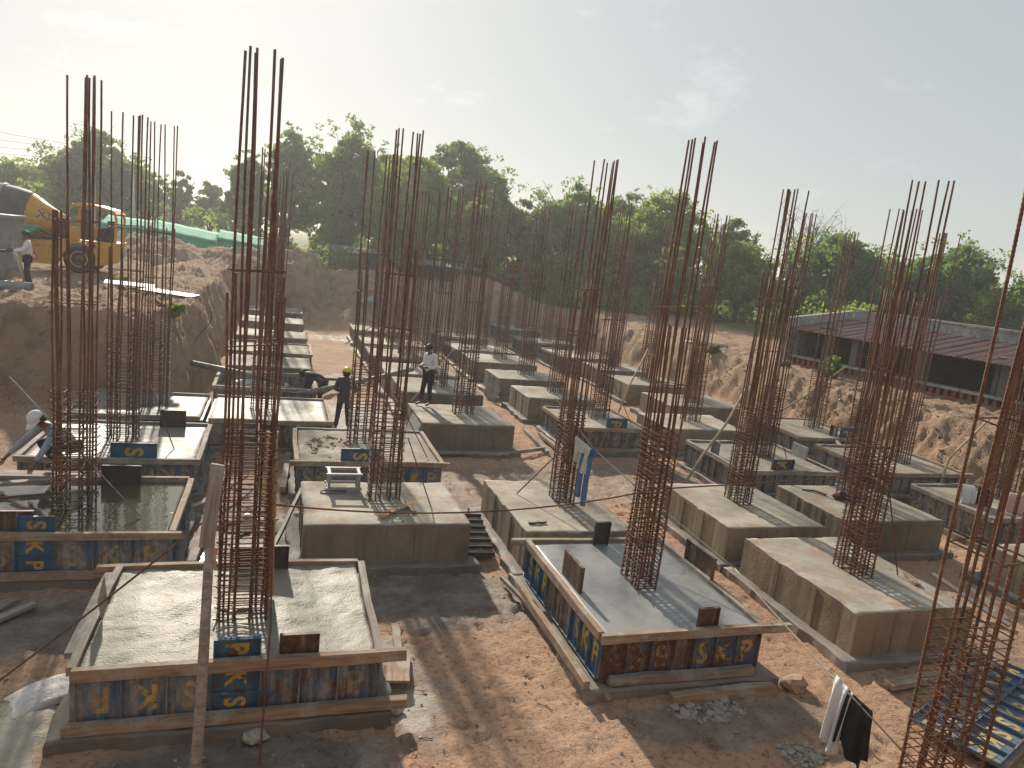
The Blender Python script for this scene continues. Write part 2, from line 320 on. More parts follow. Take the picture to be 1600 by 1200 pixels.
def leaf(name, c1, c2, c3):
    m, nt, b, o = newmat(name)
    g = nd(nt, 'ShaderNodeNewGeometry'); v = coords(nt, 'pos')
    n = noise(nt, v, 0.45, 3, 0.6)
    col = ramp(nt, n, [(0.3, c1), (0.55, c2), (0.75, c3)])
    col = mix(nt, ramp(nt, g.outputs['Random Per Island'], [(0.0, 0.0), (1.0, 0.5)]), col, c3)
    setin(nt, b, 'Base Color', col); setin(nt, b, 'Roughness', 0.6); b.inputs['Specular IOR Level'].default_value = 0.25
    t = nd(nt, 'ShaderNodeBsdfTranslucent'); nt.links.new(mix(nt, 0.5, col, (0.28, 0.34, 0.05), 'MIX'), t.inputs['Color'])
    ms = nd(nt, 'ShaderNodeMixShader'); ms.inputs[0].default_value = 0.6
    nt.links.new(b.outputs[0], ms.inputs[1]); nt.links.new(t.outputs[0], ms.inputs[2]); nt.links.new(ms.outputs[0], o.inputs[0])
leaf('leaf_dark', (0.04, 0.13, 0.055), (0.07, 0.195, 0.07), (0.12, 0.25, 0.075))
leaf('leaf_mid', (0.075, 0.185, 0.06), (0.125, 0.26, 0.075), (0.20, 0.32, 0.09))
leaf('leaf_light', (0.12, 0.22, 0.04), (0.20, 0.31, 0.06), (0.29, 0.37, 0.075))
leaf('leaf_olive', (0.07, 0.11, 0.05), (0.11, 0.155, 0.065), (0.16, 0.20, 0.085))
leaf('leaf_pale', (0.14, 0.15, 0.05), (0.22, 0.22, 0.085), (0.32, 0.30, 0.13))
leaf('leaf_grass', (0.10, 0.16, 0.03), (0.16, 0.22, 0.045), (0.30, 0.27, 0.11))

# ------------------------------------------------------------------ mesh helpers
class MB:
    def __init__(s): s.v = []; s.f = []
    def add(s, vs, fs):
        o = len(s.v); s.v += [tuple(p) for p in vs]; s.f += [tuple(i + o for i in f) for f in fs]
    def box(s, x0, x1, y0, y1, z0, z1, mtx=None):
        vs = [Vector(p) for p in ((x0, y0, z0), (x1, y0, z0), (x1, y1, z0), (x0, y1, z0), (x0, y0, z1), (x1, y0, z1), (x1, y1, z1), (x0, y1, z1))]
        if mtx is not None: vs = [mtx @ p for p in vs]
        s.add(vs, [(0, 3, 2, 1), (4, 5, 6, 7), (0, 1, 5, 4), (1, 2, 6, 5), (2, 3, 7, 6), (3, 0, 4, 7)])
    def tube(s, pts, r, n=6, caps=True, closed=False, ell=1.0):
        pts = [Vector(p) for p in pts]; N = len(pts)
        rr = r if isinstance(r, (list, tuple)) else [r] * N
        rings = []; prev = None
        for i, p in enumerate(pts):
            if closed: d = pts[(i + 1) % N] - pts[i - 1]
            else: d = pts[min(i + 1, N - 1)] - pts[max(i - 1, 0)]
            if d.length < 1e-9: d = Vector((0, 0, 1))
            d.normalize()
            if prev is None:
                a = Vector((0, 0, 1)) if abs(d.z) < 0.9 else Vector((1, 0, 0)); u = d.cross(a).normalized()
            else:
                u = (prev - d * prev.dot(d))
                u = u.normalized() if u.length > 1e-6 else d.orthogonal().normalized()
            prev = u; w = d.cross(u)
            rings.append([p + u * math.cos(t) * rr[i] + w * math.sin(t) * rr[i] * ell for t in [2 * math.pi * (k + .5) / n for k in range(n)]])
        vs = [q for r_ in rings for q in r_]; fs = []
        for i in range(N if closed else N - 1):
            j = (i + 1) % N
            for k in range(n):
                fs.append((i * n + k, i * n + (k + 1) % n, j * n + (k + 1) % n, j * n + k))
        if caps and not closed:
            fs.append(tuple(range(n - 1, -1, -1))); fs.append(tuple((N - 1) * n + k for k in range(n)))
        s.add(vs, fs)
    def lathe(s, prof, n=16, mtx=None):  # prof: (r, z)
        vs = []; fs = []
        for (r_, z) in prof:
            for k in range(n):
                p = Vector((r_ * math.cos(2 * math.pi * k / n), r_ * math.sin(2 * math.pi * k / n), z)); vs.append(mtx @ p if mtx is not None else p)
        for i in range(len(prof) - 1):
            for k in range(n): fs.append((i * n + k, i * n + (k + 1) % n, (i + 1) * n + (k + 1) % n, (i + 1) * n + k))
        fs.append(tuple(range(n - 1, -1, -1))); fs.append(tuple((len(prof) - 1) * n + k for k in range(n)))
        s.add(vs, fs)
    def prism(s, poly, y0, y1, mtx=None):  # poly in (x,z), extruded along y
        n = len(poly); vs = [Vector((x, y0, z)) for x, z in poly] + [Vector((x, y1, z)) for x, z in poly]
        if mtx is not None: vs = [mtx @ p for p in vs]
        fs = [tuple(range(n)), tuple(range(2 * n - 1, n - 1, -1))] + [(i, i + n, (i + 1) % n + n, (i + 1) % n) for i in range(n)]
        s.add(vs, fs)
    def mesh(s, name, smooth=False):
        me = bpy.data.meshes.new(name); me.from_pydata(s.v, [], s.f); me.update()
        if smooth: me.polygons.foreach_set('use_smooth', [True] * len(me.polygons))
        return me
W = {}
def setw(o, M, parent=None):
    if parent is not None:
        o.parent = parent; o.matrix_basis = W[parent].inverted() @ M
    else: o.matrix_basis = M
    W[o] = M
def meta(o, label=None, cat=None, group=None, kind=None):
    if label: o['label'] = label
    if cat: o['category'] = cat
    if group: o['group'] = group
    if kind: o['kind'] = kind
    return o
def mkobj(name, me, mat, M=None, parent=None):
    o = bpy.data.objects.new(name, me); COL.objects.link(o)
    if mat and not me.materials:
        for mm in (mat if isinstance(mat, (list, tuple)) else [mat]): me.materials.append(MATS[mm])
    setw(o, M if M is not None else (W[parent] if parent else Matrix()), parent)
    return o
def thing(name, loc, label, cat, group=None, rz=0):
    o = bpy.data.objects.new(name, None); COL.objects.link(o); o.empty_display_size = 0.2
    setw(o, Matrix.Translation(loc) @ Matrix.Rotation(rz, 4, 'Z')); meta(o, label, cat, group); return o
def mbobj(name, mb, mat, parent=None, smooth=False, M=None):
    """mb vertices are in the local frame of M (default: the parent's frame)"""
    return mkobj(name, mb.mesh(name, smooth), mat, M if M is not None else (W[parent] if parent else Matrix()), parent)
def frame(p0, p1, roll=0.0):
    p0 = Vector(p0); p1 = Vector(p1); x = (p1 - p0).normalized()
    up = Vector((0, 0, 1)) if abs(x.z) < 0.97 else Vector((0, 1, 0))
    y = up.cross(x).normalized(); z = x.cross(y)
    m = Matrix((x, y, z)).transposed().to_4x4(); m.translation = p0
    return m @ Matrix.Rotation(roll, 4, 'X')
def beam(name, p0, p1, w, h, mat, parent=None, roll=0.0, jit=0.006, seg=4):
    """a sawn timber/bar from p0 to p1, slightly uneven"""
    L = (Vector(p1) - Vector(p0)).length; mb = MB(); vs = []; fs = []
    for i in range(seg + 1):
        t = L * i / seg
        jy = random.gauss(0, jit); jz = random.gauss(0, jit); k = 1 + random.gauss(0, 0.03)
        for (a, b_) in ((-1, -1), (1, -1), (1, 1), (-1, 1)):
            vs.append((t + (random.gauss(0, jit) if i in (0, seg) else 0), a * w / 2 * k + jy, b_ * h / 2 * k + jz))
    for i in range(seg):
        for k in range(4): fs.append((i * 4 + k, i * 4 + (k + 1) % 4, i * 4 + 4 + (k + 1) % 4, i * 4 + 4 + k))
    fs += [(3, 2, 1, 0), tuple(seg * 4 + k for k in range(4))]
    mb.add(vs, fs)
    return mkobj(name, mb.mesh(name), mat, frame(p0, p1, roll), parent)
def rod(name, pts, r, mat, parent=None, n=6, smooth=True):
    p0 = Vector(pts[0]); mb = MB(); mb.tube([Vector(p) - p0 for p in pts], r, n)
    return mkobj(name, mb.mesh(name, smooth), mat, Matrix.Translation(p0), parent)

# ------------------------------------------------------------------ terrain
PIT = np.array([(-14, 2.4), (-14, 20.3), (-6.5, 20.5), (-3.1, 20.2), (-2.1, 21.2), (-1.85, 24), (-1.8, 43.4), (1.7, 43.6), (2.3, 39.4), (10.6, 39.6), (11.4, 43.6), (16.4, 43.8),
                (16.7, 36), (17.3, 30), (17.9, 25), (18.0, 19), (18.1, 13), (18.6, 6), (19, 2.4)], float)
def pit_dist(x, y):
    """signed distance to the pit outline, positive outside"""
    d = np.full(x.shape, 1e9); inside = np.zeros(x.shape, bool); n = len(PIT)
    for i in range(n):
        ax, ay = PIT[i]; bx, by = PIT[(i + 1) % n]
        ex, ey = bx - ax, by - ay; t = np.clip(((x - ax) * ex + (y - ay) * ey) / (ex * ex + ey * ey), 0, 1)
        d = np.minimum(d, np.hypot(x - ax - t * ex, y - ay - t * ey))
        c = ((ay > y) != (by > y)) & (x < (bx - ax) * (y - ay) / (by - ay + 1e-12) + ax)
        inside ^= c
    return np.where(inside, -d, d)
def sstep(a, b, t):
    t = np.clip((t - a) / (b - a), 0, 1); return t * t * (3 - 2 * t)
def height(x, y):
    x = np.asarray(x, float); y = np.asarray(y, float)
    d = pit_dist(x, y)
    wob = 0.30 * fbm(x, y, 4, 0.55) + 0.13 * fbm(x + 40, y, 3, 2.3)
    d = d + wob * sstep(-1.2, 0.6, d)
    top = 2.4 - 0.7 * sstep(11, 17.5, x) - 0.25 * sstep(45, 70, y) * sstep(5, 25, x)
    near = sstep(4.0, 1.0, y); top = top * (1 - near) + 3.45 * near
    wid = 0.85 + 5.2 * sstep(38.0, 39.6, y) * sstep(1.2, 3, x) * sstep(12.5, 10.5, x) + .25 * sstep(15, 17, x) * sstep(5, 9, y)
    wid = wid + 0.35 * sstep(4, 2.6, y)
    t = np.clip(d / wid, 0, 1)
    prof = np.where(wid < 2.4, t ** 0.72, t) ; prof = prof + 0.0
    z = top * prof
    # clods and gouges on the dug faces
    face = np.clip(np.minimum(t, 1.15 - t) * 4, 0, 1) * (1 - .4 * sstep(14, 16.5, x))
    z = z + face * (0.22 * fbm(x * 1.0, y * 1.0, 6, 1.7, 0.72) + 0.20 * (0.5 - np.abs(fbm(x + 70, y, 4, 3.4, 0.7)) * 2.2))
    # spoil heaps
    def ridge(px, py, qx, qy, h, w):
        ex, ey = qx - px, qy - py; tt = np.clip(((x - px) * ex + (y - py) * ey) / (ex * ex + ey * ey), 0, 1)
        dd = np.hypot(x - px - tt * ex, y - py - tt * ey); return h * np.clip(1 - dd / w, 0, 1) ** 1.15
    n2 = 1 + 0.28 * fbm(x, y, 3, 0.4)
    out = sstep(-0.2, 1.2, d)
    z = z + out * n2 * np.maximum.reduce([ridge(-9.5, 46, -6.0, 46.5, 1.45, 4.0), ridge(-3.6, 47, 7, 46.5, 1.15, 3.6), ridge(7, 46.5, 14, 47, .85, 3.4), ridge(-4.2, 38.5, -3.6, 44, .45, 1.8)])
    # low mound left of the first footings, loose earth
    z = z + 0.35 * np.exp(-((x + 5.6) ** 2 / 1.4 + (y - 17.5) ** 2 / 2.5)) + 0.2 * np.exp(-((x + 5.0) ** 2 / .8 + (y - 14.3) ** 2 / .8))
    # roughness of the ground everywhere
    amp = np.where(d < 0, 1.0, 1.25)
    near_f = sstep(64, 40, y); rough = 1 + 2.2 * sstep(-.1, .6, d)
    z = z + amp * (0.05 * fbm(x, y, 4, 0.8) + near_f * rough * (0.036 * fbm(x + 5, y, 4, 2.9, 0.68) + 0.032 * (np.abs(fbm(x, y + 9, 3, 6.0, 0.62)) - .2)))
    return z
def lines(segs):
    out = []
    for a, b, s in segs:
        out.append(np.linspace(a, b, max(1, int(round((b - a) / s))), endpoint=False))
    return np.concatenate(out + [np.array([segs[-1][1]])])
gx = lines([(-900, -200, 140), (-200, -60, 20), (-60, -24, 3), (-24, -9, .6), (-9, -5, .13), (-5, 13, .06), (13, 16.8, .11), (16.8, 21, .075), (21, 27, .3), (27, 60, 1.5), (60, 200, 14), (200, 900, 140)])
gy = lines([(-300, -30, 60), (-30, 0, 3), (0, 4.6, .2), (4.6, 14, .06), (14, 20, .09), (20, 22, .06), (22, 34, .16), (34, 50, .2), (50, 75, 1.0), (75, 200, 12), (200, 1500, 160)])
GX, GY = np.meshgrid(gx, gy); GZ = height(GX, GY)
# footprints and scuffs trodden into the pit floor
rf = np.random.default_rng(21)
for _ in range(900):
    fx_, fy_, fa = rf.uniform(-3, 14), rf.uniform(5, 20), rf.uniform(0, 6.28)
    i0, i1 = np.searchsorted(gx, [fx_ - .25, fx_ + .25]); j0, j1 = np.searchsorted(gy, [fy_ - .25, fy_ + .25])
    dx = GX[j0:j1, i0:i1] - fx_; dy = GY[j0:j1, i0:i1] - fy_; a_ = (dx * math.cos(fa) + dy * math.sin(fa)) / .15; b_ = (-dx * math.sin(fa) + dy * math.cos(fa)) / .065
    q_ = a_ * a_ + b_ * b_; GZ[j0:j1, i0:i1] += np.where(GZ[j0:j1, i0:i1] < .25, -.032 * np.exp(-q_ ** 2) + .014 * np.exp(-((np.sqrt(q_) - 1.35) / .35) ** 2), 0)
nx, ny = len(gx), len(gy)
idx = np.arange(nx * ny).reshape(ny, nx)
quads = np.stack([idx[:-1, :-1], idx[:-1, 1:], idx[1:, 1:], idx[1:, :-1]], -1).reshape(-1, 4)
me = bpy.data.meshes.new('ground'); co = np.stack([GX, GY, GZ], -1).reshape(-1, 3)
me.vertices.add(len(co)); me.vertices.foreach_set('co', co.astype(np.float32).ravel())
me.loops.add(quads.size); me.loops.foreach_set('vertex_index', quads.ravel().astype(np.int32))
me.polygons.add(len(quads)); me.polygons.foreach_set('loop_start', np.arange(0, quads.size, 4, dtype=np.int32)); me.polygons.foreach_set('loop_total', np.full(len(quads), 4, np.int32))
me.update(); me.polygons.foreach_set('use_smooth', np.ones(len(quads), bool))
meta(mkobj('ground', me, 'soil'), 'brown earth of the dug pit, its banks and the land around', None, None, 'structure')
def hz(x, y): return float(height(np.array([float(x)]), np.array([float(y)]))[0])

# ------------------------------------------------------------------ footings
ORD = ['first', 'second', 'third', 'fourth', 'fifth', 'sixth', 'seventh', 'eighth', 'ninth', 'tenth']
Z0, ZT = 0.13, 0.75
# key: (row, x0, x1, y0, y1, kind, cage centre x, cage centre y, cage orientation, cage kind)
FT = {
 'B1': (1, -1.65, 1.20, 7.22, 9.48, 'form', -.20, 8.22, 'x'), 'D1': (1, 3.92, 6.13, 7.30, 10.08, 'form', 5.06, 8.68, 'y'),
 'E1': (1, 7.80, 9.86, 7.43, 10.05, 'bare', 8.86, 8.72, 'y'), 'H2': (1, 12.75, 15.3, 7.3, 9.62, 'bare', 14.0, 8.5, None),
 'A1': (2, -4.10, -1.27, 10.6, 12.90, 'form', -2.69, 11.68, 'x'), 'C1': (2, .55, 3.14, 10.78, 12.82, 'bare', 1.88, 11.98, 'x'),
 'D2': (2, 3.95, 5.86, 10.41, 13.0, 'bare', 5.10, 11.86, 'y'), 'E2': (2, 7.78, 9.86, 10.5, 12.9, 'bare', 8.87, 11.88, 'y'),
 'F1': (2, 10.56, 13.0, 10.76, 12.88, 'bare', 11.75, 12.0, 'y'), 'H1': (2, 14.5, 17.3, 10.9, 13.0, 'form', 16.2, 12.2, 'y'),
 'A2': (3, -4.05, -1.28, 14.0, 16.5, 'form', -2.72, 15.4, 'x'), 'C2': (3, .55, 3.3, 14.05, 16.45, 'form', 1.84, 15.55, 'x'),
 'F2': (3, 10.45, 13.03, 13.92, 16.45, 'form', 11.9, 15.25, 'y'), 'G1': (3, 14.55, 17.2, 13.95, 16.4, 'form', 16.12, 15.1, 'y'),
 'A3': (4, -4.1, -1.50, 17.2, 19.4, 'form', -2.55, 18.2, 'x'), 'B2': (4, -1.32, 1.28, 17.1, 19.4, 'form', -.22, 18.25, 'x'),
 'D3': (4, 3.52, 5.9, 17.25, 19.5, 'bare', 4.83, 18.5, 'x'), 'E3': (4, 7.62, 9.75, 17.45, 19.8, 'form', 8.87, 18.75, 'x'),
 'F4': (4, 10.56, 13.1, 17.6, 19.6, 'bare', 11.87, 18.75, 'x'), 'G2': (4, 14.7, 16.95, 17.25, 19.7, 'form', 16.25, 18.65, 'x'),
 'B5': (5, -1.45, 1.1, 20.6, 22.8, 'form', 0, 21.7, None), 'D4': (5, 3.6, 6.05, 20.9, 23.3, 'bare', 4.85, 22.0, 'x'),
 'E5': (5, 7.5, 9.75, 20.9, 22.88, 'bare', 8.8, 22.0, 'x'), 'V5': (5, 12.36, 15.0, 20.75, 22.88, 'bare', 13.8, 22.0, 'x'),
 'B6': (6, -1.42, 1.13, 23.7, 25.82, 'bare', -.1, 24.8, 'x'), 'D5': (6, 3.5, 6.0, 23.85, 26.0, 'bare', 4.8, 25.1, 'x'),
 'E6': (6, 7.43, 9.85, 23.95, 25.9, 'bare', 8.76, 25.1, 'x'), 'U6': (6, 12.5, 15.05, 24.2, 26.25, 'bare', 13.9, 25.55, 'x'),
 'B7': (7, -1.45, 1.2, 26.6, 28.9, 'form', -.1, 27.7, 'x'), 'D6': (7, 3.5, 6.0, 27.3, 29.5, 'form', 4.85, 28.5, 'x'),
 'E7': (7, 7.38, 9.98, 27.3, 29.65, 'bare', 8.75, 28.5, 'x'), 'T7': (7, 12.7, 14.95, 27.3, 29.3, 'bare', 13.9, 28.5, 'x'),
 'B8': (8, -1.5, 1.2, 30.35, 32.5, 'bare', -.1, 31.4, 'x'), 'D8': (8, 3.5, 6.0, 30.4, 32.5, 'form', 4.8, 31.6, 'x'),
 'E8': (8, 7.4, 9.95, 30.4, 32.7, 'form', 8.75, 31.6, 'x'), 'F8': (8, 12.2, 14.8, 30.3, 32.9, 'form', 13.7, 31.6, 'x'),
 'B9': (9, -1.5, 1.21, 35.0, 37.3, 'bare', -.1, 36.2, 'x'), 'D9': (9, 3.5, 6.0, 34.6, 36.7, 'form', 4.8, 35.7, 'x'),
 'E9': (9, 7.5, 9.9, 34.6, 36.6, 'form', 8.75, 35.6, 'x'), 'F9': (9, 11.95, 14.6, 34.8, 36.8, 'form', 13.4, 35.8, 'x'),
 'B10': (10, -1.45, 1.18, 39.75, 42.4, 'form', -.1, 41.0, 'x'), 'F10': (10, 12.25, 14.8, 39.8, 42.4, 'form', 13.6, 41.0, 'x'),
}
ROWS = {}
for k, f in FT.items(): ROWS.setdefault(f[0], []).append(k)
POS = {}
for r, ks in ROWS.items():
    ks.sort(key=lambda k: FT[k][1])
    for i, k in enumerate(ks):
        w_ = 'leftmost' if i == 0 else ('rightmost' if i == len(ks) - 1 else ORD[i] + ' from left')
        POS[k] = f'{w_} in {ORD[r-1]} row from camera'

def grid_top(mb, x0, x1, y0, y1, zf, step, zb, jag=.014):
    """closed block with an uneven top; zf(x,y) gives the top height"""
    n = max(3, int((x1 - x0) / step)); m = max(3, int((y1 - y0) / step))
    X, Y = np.meshgrid(np.linspace(x0, x1, n + 1), np.linspace(y0, y1, m + 1)); Z = zf(X, Y)
    # slightly wandering outline
    ex = jag * fbm(X * 1.0, Y * 1.0, 4, 2.4, .6); ey = jag * fbm(X + 31, Y, 4, 2.4, .6)
    X2 = X + ex; Y2 = Y + ey
    vs = np.stack([X2, Y2, Z], -1).reshape(-1, 3).tolist(); I = np.arange((n + 1) * (m + 1)).reshape(m + 1, n + 1)
    fs = [(int(a), int(b), int(c), int(d)) for a, b, c, d in np.stack([I[:-1, :-1], I[:-1, 1:], I[1:, 1:], I[1:, :-1]], -1).reshape(-1, 4)]
    ring = list(I[0, :]) + list(I[1:, -1]) + list(I[-1, ::-1][1:]) + list(I[::-1, 0][1:-1])
    b = len(vs)
    for i in ring: vs.append([vs[i][0], vs[i][1], zb])
    L = len(ring); nt_ = len(fs)
    for i in range(L): fs.append((b + i, b + (i + 1) % L, int(ring[(i + 1) % L]), int(ring[i])))
    mb.add(vs, fs); return nt_
def block_obj(name, x0, x1, y0, y1, zb, zf, step, mats, parent, jag=.014):
    mb = MB(); nt_ = grid_top(mb, x0, x1, y0, y1, zf, step, zb, jag)
    base = W[parent].translation
    mb.v = [(a - base.x, b - base.y, c - base.z) for a, b, c in mb.v]
    me = mb.mesh(name); me.materials.append(MATS[mats[0]]); me.materials.append(MATS[mats[1]])
    mi = np.ones(len(me.polygons), np.int32); mi[:nt_] = 0; me.polygons.foreach_set('material_index', mi)
    sm = np.zeros(len(me.polygons), bool); sm[:nt_] = True; me.polygons.foreach_set('use_smooth', sm)
    return mkobj(name, me, None, None, parent)

# painted letters, made once and shared
LET = {}
def letter_mesh(ch):
    if ch in LET: return LET[ch]
    cu = bpy.data.curves.new('glyph', 'FONT'); cu.body = ch; cu.size = 0.44; cu.extrude = 0.0012; cu.offset = 0.013
    cu.align_x = 'CENTER'; cu.align_y = 'CENTER'; cu.resolution_u = 3
    ob = bpy.data.objects.new('glyph', cu); me = bpy.data.meshes.new_from_object(ob); bpy.data.objects.remove(ob)
    zs = [v.co for v in me.vertices]; cx = (min(c.x for c in zs) + max(c.x for c in zs)) / 2; cy = (min(c.y for c in zs) + max(c.y for c in zs)) / 2
    for v in me.vertices: v.co = (v.co.x - cx, -v.co.z, v.co.y - cy)      # stands in XZ, faces -Y
    me.name = 'letter_' + ch; me.materials.clear(); me.materials.append(MATS['letter_paint']); LET[ch] = me
    return me
PAN = {}
def panel_mesh(w, h, n, mat):
    key = (round(w, 2), round(h, 2), n, mat)
    if key in PAN: return PAN[key]
    mb = MB(); mb.box(-w / 2, w / 2, 0, .006, 0, h)
    for i in range(n + 1):
        x = -w / 2 + w * i / n; a = max(-w / 2, x - .008); b = min(w / 2, x + .008); mb.box(a, b, -.05, -.0005, .012, h - .012)
    mb.box(-w / 2, w / 2, -.052, -.0005, 0, .011); mb.box(-w / 2, w / 2, -.052, -.0005, h - .011, h)
    me = mb.mesh('panel'); me.materials.append(MATS[mat]); PAN[key] = me; return me
def panel(parent, M, w, h, n, text, style='normal', rust=0.2, cem=0.1, mat='panel_paint', name='panel', sc=1.0):
    o = mkobj(name, panel_mesh(w, h, n, mat), None, M, parent)
    rr = max(0, min(1, rust + random.uniform(-.07, .07))); cc = max(0, min(1, cem + random.uniform(-.06, .06)))
    o.color = (rr, cc, 0, 1)
    t = text
    if style == 'flip': t = text[::-1]
    for i, ch in enumerate(t):
        if ch == ' ': continue
        cx = -w / 2 + w * (i + .5) / n; cz = h / 2
        L = Matrix.Translation((cx, -.0035, cz))
        if style == 'flip': L = L @ Matrix.Rotation(math.pi, 4, 'Y')
        s = min(w / n * 3.1, h * 1.75) * sc * random.uniform(.92, 1.05)
        l = mkobj('letter', letter_mesh(ch), None, M @ L @ Matrix.Diagonal((s * .92, 1, s, 1)), o); l.color = o.color
    return o
def vpanel(parent, M, w, h, text, rust, cem, name='standing_panel'):
    """a panel stood on its end, letters lying on their side, one above the other"""
    mb = MB(); n = len(text); mb.box(-w / 2, w / 2, 0, .006, 0, h)
    for i in range(n + 1):
        z = h * i / n; mb.box(-w / 2, w / 2, -.05, -.0005, max(0, z - .008), min(h, z + .008))
    mb.box(-w / 2, -w / 2 + .011, -.052, -.0005, .012, h - .012); mb.box(w / 2 - .011, w / 2, -.052, -.0005, .012, h - .012)
    o = mbobj(name, mb, 'panel_paint', parent, M=M); o.color = (rust, cem, 0, 1)
    for i, ch in enumerate(text):
        if ch == ' ': continue
        cz = h - h * (i + .5) / n
        L = Matrix.Translation((0, -.0035, cz)) @ Matrix.Rotation(math.pi / 2, 4, 'Y')
        s = min(h / n * 2.3, w * 1.5)
        l = mkobj('letter', letter_mesh(ch), None, M @ L @ Matrix.Diagonal((s, 1, s * 1.1, 1)), o); l.color = o.color
    return o
def side_mtx(x, y, z, side):
    a = {'front': 0, 'left': -math.pi / 2, 'back': math.pi, 'right': math.pi / 2}[side]
    return Matrix.Translation((x, y, z)) @ Matrix.Rotation(a, 4, 'Z')

LOOK = {  # what sets each near one apart
 'E1': 'large bare concrete footing beside black clothes and near cage', 'C1': 'bare concrete footing carrying a steel frame crate',
 'D2': 'bare concrete footing behind the wet grey slab, jeans hanging over it', 'E2': 'bare concrete footing directly behind the large near one',
 'F1': 'bare concrete footing with a maroon rag on top', 'D3': 'bare concrete footing with a man in white shirt on top',
 'H2': 'bare concrete footing half out of frame at right edge', 'E6': 'bare concrete footing with a loose plate leaning on its left',
 'B1': 'formwork box of bumpy cream fresh concrete with spike at left edge', 'D1': 'rusty formwork box of smooth wet grey concrete with four stop plates',
 'A1': 'formwork box flooded with water beside the capped worker', 'A2': 'formwork box of shiny fresh concrete behind the flooded one',
 'C2': 'formwork box of crumbly concrete behind the footing with the crate', 'H1': 'formwork box with clothes hung before it near right bank',
 'G1': 'formwork box against the right earth bank, timber rail along its far side', 'F2': 'formwork box with blue panels where the bamboo pole leans'}
def base_slab(key, parent, x0, x1, y0, y1, pad=.2):
    zf = lambda X, Y: Z0 - .012 + 0.03 * fbm(X, Y, 4, 2.2, .6)
    b = block_obj('base_slab', x0 - pad, x1 + pad, y0 - pad, y1 + pad, -.18, zf, .11, ('concrete_damp', 'concrete_damp'), parent, .075)
THINGS = {}
